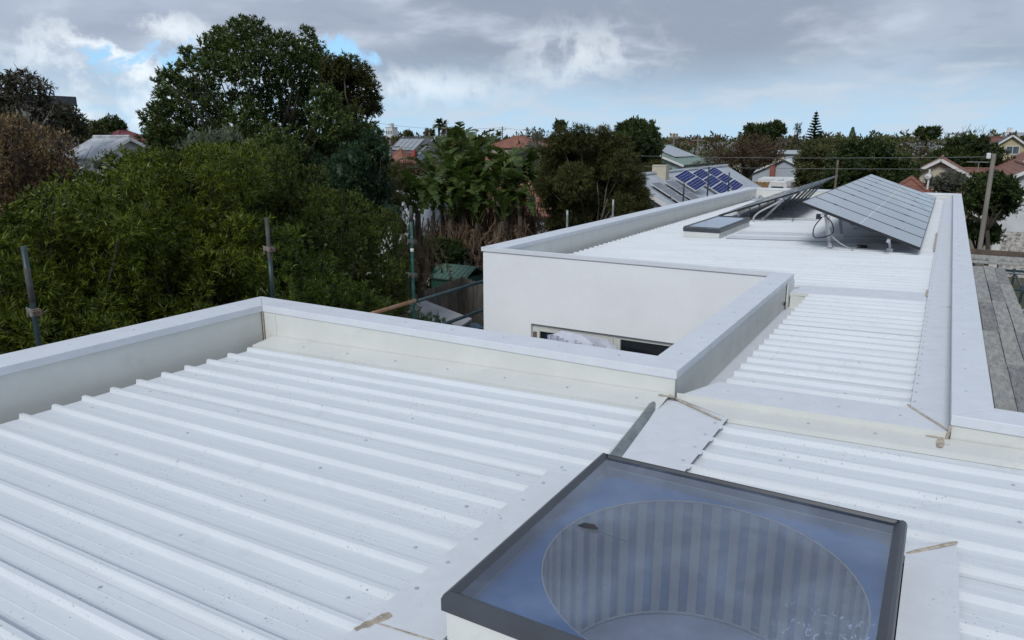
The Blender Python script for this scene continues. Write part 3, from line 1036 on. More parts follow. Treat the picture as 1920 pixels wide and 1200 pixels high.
# ================================================================== skylights
def skylight(label, x0, x1, y0, y1, zt, zb_, frame_w, frame_h, glass, drum=False):
    t = thing('skylight', label, 'skylight', ((x0 + x1) / 2, (y0 + y1) / 2, zb_))
    fw = frame_w
    zl = zt - frame_h
    def rail(axis, a0, fw, lo, hi, inner_at_hi, fl, fh):
        # moulded rail: flat outside, rounded shoulder, sloping in to the glass
        prof = [(0, zl), (0, zt - 0.022), (0.006, zt - 0.008), (0.018, zt), (fw * 0.55, zt - 0.002), (fw, zt - 0.014), (fw, zl)]
        mb = MB()
        k = len(prof)
        for end, s, fe in ((lo, 1, fl), (hi, -1, fh)):
            for q, z in prof:
                across = (a0 + q) if inner_at_hi else (a0 - q)
                along = end + s * q * fe / fw
                mb.v.append((across, along, z) if axis == 'y' else (along, across, z))
        fsx = [(i, (i + 1) % k, (i + 1) % k + k, i + k) for i in range(k)]
        mb.f += fsx + [tuple(range(k)), tuple(range(2 * k - 1, k - 1, -1))]
        mb.build('frame_rail', CHARC, t)
    g_ = 0.0008
    fb = frame_w * 0.5
    rail('y', x0, fw, y0 + g_, y1 - g_, True, fw, fb)
    rail('y', x1, fw, y0 + g_, y1 - g_, False, fw, fb)
    rail('x', y0, fw, x0 + g_, x1 - g_, True, fw, fw)
    rail('x', y1, fb, x0 + g_, x1 - g_, False, fw, fw)
    c = MB()
    i, th = 0.012, 0.02
    c.box(x0 + i, x1 - i, y0 + i, y0 + i + th, zb_, zl + 0.004)
    c.box(x0 + i, x1 - i, y1 - i - th, y1 - i, zb_, zl + 0.004)
    c.box(x0 + i, x0 + i + th, y0 + i + th, y1 - i - th, zb_, zl + 0.004)
    c.box(x1 - i - th, x1 - i, y0 + i + th, y1 - i - th, zb_, zl + 0.004)
    c.build('upstand', LINING, t)
    MB().add([(x0 + fw * 0.8, y0 + fw * 0.8, zt - 0.014), (x1 - fw * 0.8, y0 + fw * 0.8, zt - 0.014), (x1 - fw * 0.8, y1 - fb * 0.8, zt - 0.014), (x0 + fw * 0.8, y1 - fb * 0.8, zt - 0.014)], [(0, 1, 2, 3)]).build('pane', glass, t)
    return t


def mat_glass(name, milk, milkcol, tint, rough, film=False):
    m = bpy.data.materials.new(name)
    m.use_nodes = True
    nt = m.node_tree
    nt.nodes.clear()
    n = N(nt)
    tr = n.new('ShaderNodeBsdfTransparent')
    tr.inputs[0].default_value = (*tint, 1)
    gl = n.new('ShaderNodeBsdfGlossy')
    gl.inputs['Color'].default_value = (0.95, 0.97, 1, 1)
    gl.inputs['Roughness'].default_value = rough
    df = n.new('ShaderNodeBsdfDiffuse')
    df.inputs[0].default_value = (*milkcol, 1)
    tc = n.new('ShaderNodeTexCoord')
    o = tc.outputs['Object']
    f = n.step(n.noise(o, 2.2, 5, 0.6, 0.5), 0.35, 0.75, milk * 0.5, milk * 1.5)
    if film:
        # dried water marks gather towards one corner of the pane
        sp = n.new('ShaderNodeSeparateXYZ')
        n.put(sp.inputs[0], o)
        reg = n.math('MULTIPLY', n.step(sp.outputs[0], 0.18, 0.45), n.step(sp.outputs[1], 0.10, -0.25))
        k = n.step(n.noise(n.scale(o, (2.2, 0.9, 1)), 26, 6, 0.7, 1.2), 0.56, 0.66)
        f = n.math('ADD', f, n.math('MULTIPLY', n.math('MULTIPLY', reg, k), 0.5), clamp=True)
        f = n.math('ADD', f, n.step(n.noise(o, 150, 1, 0.5), 0.77, 0.80, 0, 0.4), clamp=True)
    m1 = n.new('ShaderNodeMixShader')
    n.put(m1.inputs[0], f)
    n.put(m1.inputs[1], tr.outputs[0])
    n.put(m1.inputs[2], df.outputs[0])
    fr = n.new('ShaderNodeFresnel')
    fr.inputs[0].default_value = 1.5
    m2 = n.new('ShaderNodeMixShader')
    n.put(m2.inputs[0], n.math('MULTIPLY', fr.outputs[0], 1.6, clamp=True))
    n.put(m2.inputs[1], m1.outputs[0])
    n.put(m2.inputs[2], gl.outputs[0])
    out = n.new('ShaderNodeOutputMaterial')
    n.put(out.inputs[0], m2.outputs[0])
    return m


GLASS1 = mat_glass('skylight_glass', 0.17, (0.46, 0.55, 0.72), (0.97, 0.985, 1.0), 0.03, True)
GLASS2 = mat_glass('frosted_skylight_glass', 0.9, (0.42, 0.47, 0.50), (0.6, 0.7, 0.75), 0.08)

SX0, SX1, SY0, SY1 = -1.192, 0.024, 1.60, 2.825
sk = skylight('large charcoal framed skylight with blue glass and slatted round shaft, nearest the camera', SX0, SX1, SY0, SY1, Z0 + 0.004, Z0 - 0.165, 0.044, 0.062, GLASS1)
cx, cy, rr = -0.575, 2.235, 0.535
zl, zd = Z0 - 0.085, Z0 - 0.62
mb = MB()
K = 64
ring, outer = [], []
for j in range(K):
    a = 2 * math.pi * (j + 0.5) / K
    ring.append((cx + rr * math.cos(a), cy + rr * math.sin(a)))
    k_ = min((SX1 - SX0 - 0.07) / 2 / max(1e-6, abs(math.cos(a))), (SY1 - SY0 - 0.07) / 2 / max(1e-6, abs(math.sin(a))))
    outer.append(((SX0 + SX1) / 2 + k_ * math.cos(a), (SY0 + SY1) / 2 + k_ * math.sin(a)))
vs = [(a, b, zl) for a, b in ring] + [(a, b, zl) for a, b in outer]
mb.add(vs, [(j, (j + 1) % K, (j + 1) % K + K, j + K) for j in range(K)])
mb.build('shaft_lid', BLUEFILM, sk)
mb = MB()
for j in range(K):
    a0, a1 = 2 * math.pi * j / K, 2 * math.pi * (j + 1) / K
    r_ = rr + 0.012
    mb.add([(cx + r_ * math.cos(a0), cy + r_ * math.sin(a0), zd), (cx + r_ * math.cos(a1), cy + r_ * math.sin(a1), zd), (cx + r_ * math.cos(a1), cy + r_ * math.sin(a1), zl), (cx + r_ * math.cos(a0), cy + r_ * math.sin(a0), zl)], [(0, 1, 2, 3)])
mb.build('shaft_backing', BLUEGAP, sk, smooth=True)
for j in range(44):
    a = 2 * math.pi * j / 44
    c_, s_ = math.cos(a), math.sin(a)
    p = Vector((cx + (rr + 0.002) * c_, cy + (rr + 0.002) * s_, zd + 0.01))
    MB().bar(p, p + Vector((0, 0, zl - zd - 0.02)), 0.016, 0.037, up=(-s_, c_, 0)).build('slat', SLATM, sk)
mb = MB()
for z_, w_ in ((zl - 0.004, 0.006), (zd + 0.010, 0.010)):
    mb.tube([(cx + (rr - 0.003) * math.cos(2 * math.pi * j / 48), cy + (rr - 0.003) * math.sin(2 * math.pi * j / 48), z_) for j in range(49)], w_ * 0.5, 6, cap=False)
mb.build('shaft_trim', SLATM, sk, smooth=True)
fl = MB()
fl.prism([(cx + (rr + 0.05) * math.cos(2 * math.pi * j / 32), cy + (rr + 0.05) * math.sin(2 * math.pi * j / 32)) for j in range(32)], zd - 0.03, zd)
fl.build('shaft_floor', MAUVE, sk)
# small black tab with a wire under the glass
tg = MB()
hp = Vector((-1.02, 2.20, Z0 - 0.016))
tg.tube([hp, hp + Vector((0.028, 0.012, 0.0)), hp + Vector((0.062, 0.020, 0.0)), hp + Vector((0.088, 0.012, -0.002))], [0.004, 0.017, 0.016, 0.006], 8)
tg.build('black_tab', BLACKAL, sk)
MB().tube([hp + Vector((0.085, 0.012, 0)), hp + Vector((0.13, 0.02, -0.01)), hp + Vector((0.19, 0.03, -0.02))], 0.002, 5).build('loose_wire', BLACKAL, sk)

sk2 = skylight('low frosted skylight with charcoal rim standing before the left solar array', -3.80, -3.17, 12.25, 14.42, Z0 - 0.055, Z0 - 0.30, 0.05, 0.085, GLASS2)

# ================================================================== solar arrays on the roof
def solar_array(label, lo_n, hi_n, lo_f, hi_f, count, legs_side, legs, tilt_back=False):
    lo_n, hi_n, lo_f, hi_f = map(Vector, (lo_n, hi_n, lo_f, hi_f))
    t = thing('solar_array', label, 'solar panels', ((lo_n + hi_f) / 2).to_tuple()[:2] + (Z0 - 0.2,))
    along = (lo_f - lo_n)
    slope = (hi_n - lo_n)
    nrm = slope.cross(along)
    if nrm.z < 0:
        nrm = -nrm
    nrm.normalize()
    gap = 0.010 / (along.length / count)
    def at(u, v, h=0.0):
        a = lo_n.lerp(lo_f, u)
        b = hi_n.lerp(hi_f, u)
        return a.lerp(b, v) + nrm * h
    def plate(u0, u1, v0, v1, h0, h1):
        return [at(u0, v0, h0), at(u1, v0, h0), at(u1, v1, h0), at(u0, v1, h0)], [at(u0, v0, h1), at(u1, v0, h1), at(u1, v1, h1), at(u0, v1, h1)]
    du = 0.011 / (along.length / count) / count
    for i in range(count):
        u0, u1 = i / count + du * 0.9, (i + 1) / count - du * 0.9
        mb = MB()
        mb.hexa(*plate(u0 + du, u1 - du, 0.006, 0.994, -0.012, 0.0))
        p = mb.build('solar_panel', PVGREY, t)
        fr = MB()
        fr.hexa(*plate(u0, u0 + du, 0, 1, -0.035, 0.003))
        fr.hexa(*plate(u1 - du, u1, 0, 1, -0.035, 0.003))
        fr.hexa(*plate(u0 + du, u1 - du, 0, 0.006, -0.035, 0.003))
        fr.hexa(*plate(u0 + du, u1 - du, 0.994, 1, -0.035, 0.003))
        fr.build('frame', BLACKAL, p)
        MB().hexa(*plate(u0 + du, u1 - du, 0.494, 0.502, -0.001, 0.0012)).build('centre_line', WHITE, p)
        MB().hexa(*plate(u0 + du, u1 - du, 0.01, 0.99, -0.018, -0.013)).build('backsheet', PVBACK, p)
        for v in (0.23, 0.80):
            if i < count - 1:
                MB().hexa(*plate(u1 - du * 0.5, u1 + du * 2.3, v - 0.02, v + 0.02, 0.002, 0.007)).build('clamp', BLACKAL, t)
    for v in (0.24, 0.79):
        MB().bar(at(-0.012, v, -0.056), at(1.012, v, -0.056), 0.04, 0.04, up=nrm).build('rail', ALU, t)
    for k in range(legs):
        u = (k + 0.18) / (legs - 0.55) if legs > 1 else 0.5
        if u > 1:
            break
        top = at(u, 0.79, -0.075)
        fx = top.x + legs_side
        foot = Vector((fx, top.y + 0.25, far_z(fx) + 0.012))
        lg = MB()
        lg.bar(top, foot, 0.045, 0.006, up=(0, 1, 0))
        lg.bar(top + Vector((0.012, 0.02, 0)), foot + Vector((0.012, 0.02, 0)), 0.006, 0.04, up=(0, 1, 0))
        leg = lg.build('leg', ALU, t)
        ft = MB()
        ft.box(foot.x - 0.035, foot.x + 0.035, foot.y - 0.05, foot.y + 0.05, far_z(fx) + 0.001, far_z(fx) + 0.016)
        ft.box(foot.x - 0.025, foot.x + 0.03, foot.y - 0.03, foot.y + 0.03, far_z(fx) + 0.016, far_z(fx) + 0.05)
        ft.build('foot', ALU, leg)
        lowp = at(u, 0.24, -0.075)
        b = MB()
        bx = lowp.x + (0.02 if legs_side > 0 else -0.02)
        b.bar(lowp, (bx, lowp.y, far_z(bx) + 0.05), 0.03, 0.05, up=(0, 1, 0))
        b.box(bx - 0.04, bx + 0.04, lowp.y - 0.035, lowp.y + 0.035, far_z(bx) + 0.001, far_z(bx) + 0.05)
        b.build('low_bracket', ALU, t)
    return t, at


arrR, atR = solar_array('tilted array of nine grey solar panels beside the right parapet', (-0.205, 11.12, Z0 - 0.035), (-1.755, 11.12, Z0 + 0.513), (-0.205, 21.6, Z0 - 0.035), (-1.755, 21.6, Z0 + 0.513), 9, 0.07, 8)
arrL, atL = solar_array('tilted solar array seen edge on with its underside and legs showing', (-4.03, 15.3, Z0 - 0.145), (-2.48, 15.3, Z0 + 0.408), (-4.16, 22.0, Z0 - 0.10), (-2.61, 22.0, Z0 + 0.455), 6, -0.42, 7)


def cable(pts, r, m, label, parent, name='cable'):
    # smooth a polyline
    P = [Vector(p) for p in pts]
    out = []
    for i in range(len(P) - 1):
        a, b = P[max(i - 1, 0)], P[i]
        c, d = P[i + 1], P[min(i + 2, len(P) - 1)]
        for t in [k / 6 for k in range(6)]:
            out.append(0.5 * ((2 * b) + (-a + c) * t + (2 * a - 5 * b + 4 * c - d) * t * t + (-a + 3 * b - 3 * c + d) * t ** 3))
    out.append(P[-1])
    return MB().tube(out, r, 7).build(name, m, parent, smooth=True)


t0 = atR(0.0, 0.79, -0.07)
cable([t0, t0 + Vector((-0.10, 0, -0.16)), t0 + Vector((-0.10, 0.02, -0.30)), t0 + Vector((0.0, 0.03, -0.31)), t0 + Vector((0.14, 0.03, -0.24)), t0 + Vector((0.12, 0.03, -0.10)), t0 + Vector((0.02, 0.02, 0.0))], 0.008, CABLE, '', arrR)
cable([t0 + Vector((0.05, 0.05, -0.05)), t0 + Vector((0.12, 0.1, -0.28)), t0 + Vector((0.35, 0.2, -0.45)), (-0.98, 11.72, far_z(-0.98) + 0.03)], 0.009, CONDUIT, '', arrR, 'conduit')
MB().box(-1.03, -0.90, 11.69, 11.80, far_z(-1), far_z(-1) + 0.035).build('cable_gland', CABLE, arrR)
MB().box(t0.x - 0.09, t0.x - 0.02, t0.y - 0.02, t0.y + 0.03, t0.z - 0.05, t0.z + 0.02).build('connector', CABLE, arrR)
t1 = atL(0.0, 0.79, -0.06)
cable([t1 + Vector((0.02, 0, 0)), t1 + Vector((-0.16, 0.0, -0.12)), t1 + Vector((-0.42, 0, -0.28)), t1 + Vector((-0.52, 0, -0.42)), t1 + Vector((-0.42, 0, -0.545)), t1 + Vector((-0.15, 0, -0.57)), t1 + Vector((0.9, 0.02, -0.545))], 0.018, CONDUIT, '', arrL, 'conduit')
cable([t1 + Vector((0.10, 0.3, -0.03)), t1 + Vector((0.22, 0.2, -0.35)), t1 + Vector((0.10, 0.05, -0.58)), t1 + Vector((-0.1, -0.3, -0.62))], 0.007, CABLE, '', arrL)
cable([atL(0.0, 0.12, -0.05), atL(0.0, 0.3, -0.07), atL(0.0, 0.5, -0.075), atL(0.0, 0.7, -0.05)], 0.006, YCABLE, '', arrL)
# long flat cover and rail lying on the roof in front of the left array
MB().slab([(-3.9, 15.9, far_z(-3.9) + 0.03), (-2.2, 15.9, far_z(-2.2) + 0.03), (-2.2, 16.0, far_z(-2.2) + 0.03), (-3.9, 16.0, far_z(-3.9) + 0.03)], 0.03).build('cover_strip', FLASH, house)
MB().box(-1.9, -1.88, 15.3, 15.33, far_z(-1.9), far_z(-1.9) + 0.13).build('roof_stub', SCREW, house)
# scrap of wrapping caught at the far end of the roof
scr = MB()
for k in range(60):
    p = Vector((-4.55 + random.gauss(0, 0.22), 21.6 + random.gauss(0, 0.25), far_z(-4.55) + random.uniform(0.01, 0.10)))
    a = Vector((random.gauss(0, 1), random.gauss(0, 1), random.gauss(0, 0.4))).normalized() * 0.07
    b = Vector((random.gauss(0, 1), random.gauss(0, 1), random.gauss(0, 0.4))).normalized() * 0.05
    scr.add([p, p + a, p + a + b, p + b], [(0, 1, 2, 3)])
o = scr.build('crumpled_wrapping', ZINC)
tag(o, 'crumpled grey plastic wrapping lying at the far roof corner', 'wrapping')

# ================================================================== printed film across the strip window
film = thing('printed_film', 'torn white protective film with navy printing hanging across the strip window', 'film', (-3.7, WY - 0.03, Z0 - 1.2))
prof = [(-4.17, -1.05, -1.45), (-4.10, -1.035, -1.45), (-3.98, -0.975, -1.45), (-3.72, -0.985, -1.45), (-3.55, -0.99, -1.45), (-3.36, -1.0, -1.45), (-3.27, -1.05, -1.45), (-3.22, -1.13, -1.45), (-3.0, -1.145, -1.45), (-2.7, -1.18, -1.45), (-2.45, -1.24, -1.45), (-2.2, -1.30, -1.45)]
mb = MB()
rows = 6
for x, zt_, zb2 in prof:
    for j in range(rows):
        t_ = j / (rows - 1)
        mb.v.append((x, WY - 0.035 + 0.03 * math.sin(x * 23 + j * 1.3) * (0.4 + t_) - 0.05 * t_, Z0 + zt_ + (zb2 - zt_) * t_))
for i in range(len(prof) - 1):
    for j in range(rows - 1):
        a = i * rows + j
        mb.f.append((a, a + 1, a + 1 + rows, a + rows))
mb.build('sheet', FILM, film)
for k, (x, wds) in enumerate([(-4.12, ('STON', 'OWS')), (-3.97, ('STON', 'OWS', '6366')), (-3.72, ('STON', 'DWS', '6366')), (-3.48, ('STON', 'OWS', '6366'))]):
    for j, s in enumerate(wds):
        cu = bpy.data.curves.new('print', 'FONT')
        cu.body = s
        cu.size = 0.062
        cu.align_x = 'LEFT'
        tmp = bpy.data.objects.new('print', cu)
        COL.objects.link(tmp)
        bpy.context.view_layer.update()
        me = bpy.data.meshes.new_from_object(tmp)
        bpy.data.objects.remove(tmp)
        me.materials.clear()
        me.materials.append(INK)
        pr = bpy.data.objects.new('printed_lettering', me)
        COL.objects.link(pr)
        pr.parent = film
        pr.rotation_euler = (RAD(90), RAD(-90), 0)
        pr.location = Vector((x + j * 0.062, WY - 0.118, Z0 - 1.165 - 0.022 * k)) - film.location
MB().box(-3.90, -3.72, WY - 0.121, WY - 0.119, Z0 - 1.24, Z0 - 1.178).build('printed_block', TEALINK, film)
# dark steel props standing in front of the window
for x, z1, nm in ((-4.26, -0.985, 'dark steel scaffold standard at the left end of the strip window'), (-2.28, -1.03, 'dark steel scaffold standard crossing the right pane of the strip window')):
    o = MB().tube([(x, WY - 0.22, 0), (x, WY - 0.22, Z0 + z1)], 0.026, 10).build('scaffold_standard', TIMBER, smooth=True)
    tag(o, nm, 'scaffold tube', 'courtyard scaffold standards')

# ================================================================== scaffold on the garden side
SXX = -5.80
posts = [(2.80, 0.60, TEALTUBE, 'teal grey scaffold post with a rusty coupler, nearest on the left'),
         (5.07, 0.61, GREYTUBE, 'weathered scaffold post behind the parapet corner'),
         (7.37, 0.56, GREENTUBE, 'bright green scaffold post with a white sticker where the orange tube ends'),
         (11.85, 0.15, GALV, 'galvanised scaffold post poking up past the white parapet before the brown tree'),
         (13.95, 0.20, GALV, 'second galvanised scaffold post behind the far parapet'),
         (18.58, 0.30, TEALTUBE, 'dark scaffold post before the grey panels of the lavender house'),
         (20.78, 0.66, TEALTUBE, 'tall dark scaffold post crossing the blue solar panels'),
         (23.05, 0.42, TEALTUBE, 'dark scaffold post at the right edge of the blue solar panels')]
for k, (y, zt_, m, lb) in enumerate(posts):
    t = thing('scaffold_post', lb, 'scaffold post', (SXX, y, 0), 'scaffold posts along the garden side')
    MB().tube([(SXX, y, 0), (SXX, y, Z0 + zt_ * 0.3), (SXX, y, Z0 + zt_)], 0.0205, 12).build('tube', m, t, smooth=True)
    if k == 0:
        MB().tube([(SXX, y, Z0 + 0.18), (SXX, y, Z0 + 0.44)], 0.0222, 12).build('sleeve', GREYTUBE, t, smooth=True)
    if k == 1:
        MB().tube([(SXX, y, Z0 - 0.3), (SXX, y, Z0 + 0.20)], 0.0218, 12).build('sleeve', TEALTUBE, t, smooth=True)
    if k == 2:
        MB().tube([(SXX, y, Z0 + 0.36), (SXX, y, Z0 + 0.562)], 0.0218, 12).build('sleeve', GREYTUBE, t, smooth=True)
        MB().tube([(SXX, y, Z0 - 0.025), (SXX, y, Z0 + 0.02)], 0.0216, 12).build('sticker', WHITE, t, smooth=True)
    for zc in ([0.11] if k == 0 else [0.30] if k == 1 else [0.11, -0.32] if k == 2 else []):
        c = MB()
        c.box(SXX - 0.045, SXX + 0.045, y - 0.028, y + 0.028, Z0 + zc - 0.022, Z0 + zc + 0.022)
        c.box(SXX + 0.02, SXX + 0.06, y - 0.045, y + 0.03, Z0 + zc - 0.03, Z0 + zc + 0.012)
        c.tube([(SXX - 0.05, y - 0.02, Z0 + zc + 0.03), (SXX - 0.05, y - 0.02, Z0 + zc - 0.05)], 0.009, 6)
        c.build('coupler', RUST if k != 2 else GREYTUBE, t, bevel=0.004)
for (y0_, y1_, z_, m, nm) in ((4.9, 7.335, -0.66, ORANGETUBE, 'rusty orange scaffold tube running to the green post'),
                             (7.41, 11.8, -0.665, TEALTUBE, 'dark teal scaffold rail between the green post and the white wall'),
                             (7.0, 11.8, -1.10, TEALTUBE, 'lower dark scaffold rail close to the white wall')):
    o = MB().tube([(SXX + 0.05, y0_, Z0 + z_), (SXX + 0.05, y1_, Z0 + z_ + 0.01)], 0.0245, 12).build('scaffold_rail', m, smooth=True)
    tag(o, nm, 'scaffold tube')

# ================================================================== scaffold deck on the street side
deck = thing('scaffold_deck', 'scaffold deck of weathered planks beside the right parapet', 'scaffold', (1.0, 13, 0))
ZP = Z0 - 1.40
rows_y = [6.3, 8.55, 10.62, 12.75, 15.05, 17.2, 19.4]
for i in range(len(rows_y) - 1):
    for j in range(3):
        xa = 0.720 + j * 0.208 + random.uniform(-0.006, 0.006)
        dzp = random.uniform(-0.012, 0.012)
        sh = random.uniform(-0.02, 0.02) + (0.0, 0.28, 0.12)[j]
        MB().box(xa, xa + 0.197, rows_y[i] + sh, rows_y[i + 1] - 0.045 + sh, ZP - 0.038 + dzp, ZP + dzp).build('plank', PLANK2 if (i * 2 + j) % 3 == 0 else PLANK, deck, bevel=0.004)
for j, y in enumerate([6.4, 8.5, 10.6, 12.7, 15.0, 17.1, 19.3]):
    MB().tube([(0.45, y, ZP - 0.075), (1.75, y, ZP - 0.075)], 0.024, 10).build('transom', TEALTUBE if j % 2 else GALV, deck, smooth=True)
    MB().tube([(1.5, y, 0), (1.5, y, ZP + 0.02)], 0.024, 10).build('standard', TEALTUBE, deck, smooth=True)
    if j < 6:
        MB().tube([(1.5, y, ZP - 0.1), (1.5, y + 2.1, 0.9)], 0.022, 8).build('brace', GALV, deck, smooth=True)
MB().tube([(1.53, 6, ZP - 0.1), (1.53, 20, ZP - 0.1)], 0.024, 10).build('ledger', TEALTUBE, deck, smooth=True)
st = thing('plank_stack', 'pale boards laid across the end of the scaffold deck above a brown beam', 'planks', (2.2, 20.3, Z0 - 1.4))
MB().box(0.55, 2.55, 20.0, 20.25, ZP - 0.01, ZP + 0.03).build('plank', PLANK, st, bevel=0.004)
MB().box(2.57, 4.6, 20.0, 20.25, ZP - 0.01, ZP + 0.035).build('plank', PLANK, st, bevel=0.004)
MB().box(0.5, 4.6, 20.42, 20.9, ZP + 0.02, ZP + 0.075).build('plank', PLANK, st, bevel=0.004)
MB().box(0.5, 4.6, 21.5, 21.56, ZP - 0.11, ZP + 0.13).build('beam', TIMBER, st, bevel=0.004)
MB().tube([(0.5, 19.75, ZP - 0.09), (4.6, 19.75, ZP - 0.09)], 0.03, 10).build('support_tube', TEALTUBE, st, smooth=True)

# ================================================================== garden shrubs close behind the parapet
def lerp_tab(tab, x):
    for (a, ya), (b, yb) in zip(tab, tab[1:]):
        if x <= b:
            t = (x - a) / (b - a)
            return ya + (yb - ya) * max(0, t)
    return tab[-1][1]


def hedge_clumps(x0, x1, top, ybot=700, sx=46, sy=40, r=28, Xf=-8.0, Xb=-10.6):
    """clumps that fill a shrub whose outline top runs through the table top; the foot stands nearer than the head"""
    out = []
    y = ybot
    row = 0
    while y > 150:
        x = x0 + (sx / 2 if row % 2 else 0)
        while x < x1:
            yt = lerp_tab(top, x)
            if y > yt + r * 0.55:
                k = min(1.0, max(0.0, (ybot - y) / (ybot - yt)))
                X = Xf + (Xb - Xf) * k ** 1.6 + random.uniform(-0.45, 0.45)
                p = PXX(x + random.uniform(-14, 14), y + random.uniform(-12, 12), X)
                d = math.hypot(p.x, p.y)
                rr_ = r * random.uniform(0.75, 1.3) * d / FPX
                out.append((p.x, p.y, p.z, rr_ * 1.15, rr_ * 1.15, rr_ * 0.9))
            x += sx
        y -= sy
        row += 1
    return out


def shrub(name, label, x0, x1, top, lm, per, L, W, Xf, Xb, sprig, trunks=1, **kw):
    cl = hedge_clumps(x0, x1, top, Xf=Xf, Xb=Xb, **{k: kw.pop(k) for k in ('sx', 'sy', 'r', 'ybot') if k in kw})
    mx = sum(c[0] for c in cl) / len(cl)
    my = sum(c[1] for c in cl) / len(cl)
    # the crown goes on down below the parapet line
    lowest = [c for c in cl if c[2] < min(q[2] for q in cl) + 0.35]
    ext = [(c[0] - 0.2, c[1], c[2] - 0.75 - random.random() * 0.2, c[3] * 1.6, c[4] * 1.6, c[5] * 1.6) for c in lowest]
    return tree(name, label, 'tree', (mx - 0.5, my, 0), cl + ext, lm, BARK, 0.12, per, L, W, sprig=sprig, nl=26, inner=0, shell=0.55, back=True, **kw)


topA = [(-80, 430), (0, 415), (60, 380), (130, 335), (190, 298), (240, 285), (300, 320)]
shrub('wattle_shrub', 'olive green narrow leaved wattle at the left edge below the brown bush', -70, 235, topA, L_WATTLE, 2100, 0.098, 0.0150, -7.9, -9.6, 9, spread=1.15, up=0.25, tvar=0.6)
topB = [(190, 320), (240, 283), (300, 272), (340, 266), (400, 268), (470, 280), (520, 320), (560, 390)]
shrub('wattle_shrub', 'yellow green narrow leaved wattle rising above the middle of the left parapet', 232, 500, topB, L_WATTLE, 2100, 0.098, 0.0150, -8.1, -10.4, 9, spread=1.15, up=0.3, tvar=0.7)
topB2 = [(440, 520), (520, 440), (600, 470), (700, 520), (800, 600)]
shrub('wattle_shrub', 'low dark wattle growing right behind the parapet corner', 440, 705, topB2, L_WATTLE2, 2050, 0.096, 0.0150, -8.0, -8.8, 9, spread=1.15, up=0.25, tvar=0.6)
topC = [(430, 300), (480, 275), (540, 285), (590, 300), (640, 330), (700, 370), (745, 410), (770, 470), (800, 560)]
shrub('tip_shrub', 'olive shrub with upright leaf tips between the wattle and the green post', 470, 775, topC, L_OLIVE, 2100, 0.075, 0.017, -9.6, -11.6, 7, spread=0.75, up=0.7, tvar=0.6)
# lighter shrub at the back, silvery
tree('silver_shrub', 'silvery grey leaved shrub in front of the tall dark tree', 'shrub', gp(400, 300, 17), px_clumps([(395, 268, 26), (430, 262, 24), (360, 275, 24), (375, 300, 26), (420, 300, 30), (460, 285, 24), (250, 305, 20), (200, 300, 16), (225, 325, 22), (185, 310, 14)], 17, dj=0.8), L_SILVER, GREYBARK, 0.08, 1500, 0.09, 0.018, sprig=7, spread=0.8, up=0.7)

# the tall dark tree and its neighbours
T1 = [(455, 58, 30), (478, 50, 22), (420, 72, 26), (398, 92, 32), (440, 98, 40), (490, 85, 38), (528, 82, 30), (558, 92, 28), (578, 62, 15), (590, 78, 12),
      (350, 96, 14), (372, 120, 26), (405, 128, 34), (450, 135, 34), (500, 128, 42), (545, 122, 36), (575, 110, 30), (598, 90, 12), (408, 60, 13), (345, 120, 12),
      (318, 145, 20), (345, 165, 30), (300, 140, 10), (305, 172, 16), (380, 170, 34), (335, 200, 34), (405, 205, 38), (300, 205, 22), (285, 205, 10), (365, 240, 36),
      (535, 165, 38), (490, 178, 30), (580, 160, 34), (612, 185, 34), (560, 205, 42), (620, 225, 40), (520, 228, 40), (458, 226, 38), (320, 250, 28), (290, 240, 18),
      (420, 255, 40), (580, 260, 48), (640, 268, 42), (676, 250, 32), (690, 285, 26), (520, 275, 44), (470, 270, 36), (610, 305, 44), (660, 318, 40), (695, 315, 20),
      (442, 180, 20), (470, 200, 20), (290, 225, 24), (300, 260, 30), (340, 275, 34), (310, 180, 16), (330, 130, 12), (295, 150, 8), (390, 290, 36), (440, 300, 36), (540, 300, 44), (600, 335, 44), (650, 350, 40), (690, 340, 30), (570, 350, 40)]
tree('broadleaf_tree', 'tall dark green spreading tree towering over the garden shrubs', 'tree', gp(500, 300, 22), px_clumps([(q[0], q[1], q[2] * (0.90 if q[1] < 215 else 1.05)) for q in T1], 22, flat=0.88, dj=1.8), L_TALL, BARK, 0.18, 1500, 0.115, 0.038, sprig=9, spread=0.95, up=0.45, nl=40, inner=0, twig=4, fork=0.2, tvar=0.8, shell=0.25, jitter=0.8)
tree('tall_gum_tree', 'brownish gum tree with pale limbs behind the right side of the dark tree', 'tree', gp(660, 260, 31), px_clumps([(600, 112, 22), (612, 145, 28), (635, 190, 30), (668, 190, 26), (625, 128, 28), (650, 122, 24), (672, 138, 26), (690, 160, 22), (700, 185, 18), (706, 205, 12), (655, 150, 26), (640, 170, 24), (690, 205, 18), (660, 215, 20), (630, 200, 26), (650, 250, 30), (690, 250, 24)], 31, dj=1.0, flat=0.8), L_CASU, GREYBARK, 0.16, 1000, 0.17, 0.045, sprig=7, up=0.2, droop=0.2, nl=13, inner=0.4, twig=3, shell=0.3)
tree('bushy_tree', 'blue green bushy tree at the right foot of the tall dark tree', 'tree', gp(705, 330, 21), px_clumps([(690, 330, 34), (715, 350, 26), (700, 375, 34), (665, 365, 34), (640, 390, 36), (715, 300, 20), (725, 400, 26), (690, 420, 40), (640, 330, 40), (660, 300, 34), (600, 340, 44), (560, 320, 44), (700, 265, 24), (712, 280, 18)], 20.5), L_TEAL, BARK, 0.08, 1500, 0.10, 0.032, sprig=8, up=0.3, inner=0.6)
tree('bamboo_bush', 'yellowish feathery bush left of the paddle leaved plants', 'shrub', gp(735, 360, 25), px_clumps([(732, 318, 22), (738, 345, 24), (742, 372, 24), (735, 400, 28), (750, 425, 24)], 25), L_YELLOW, BARK, 0.06, 700, 0.16, 0.02, sprig=8, up=0.8, spread=0.6, inner=0.55)
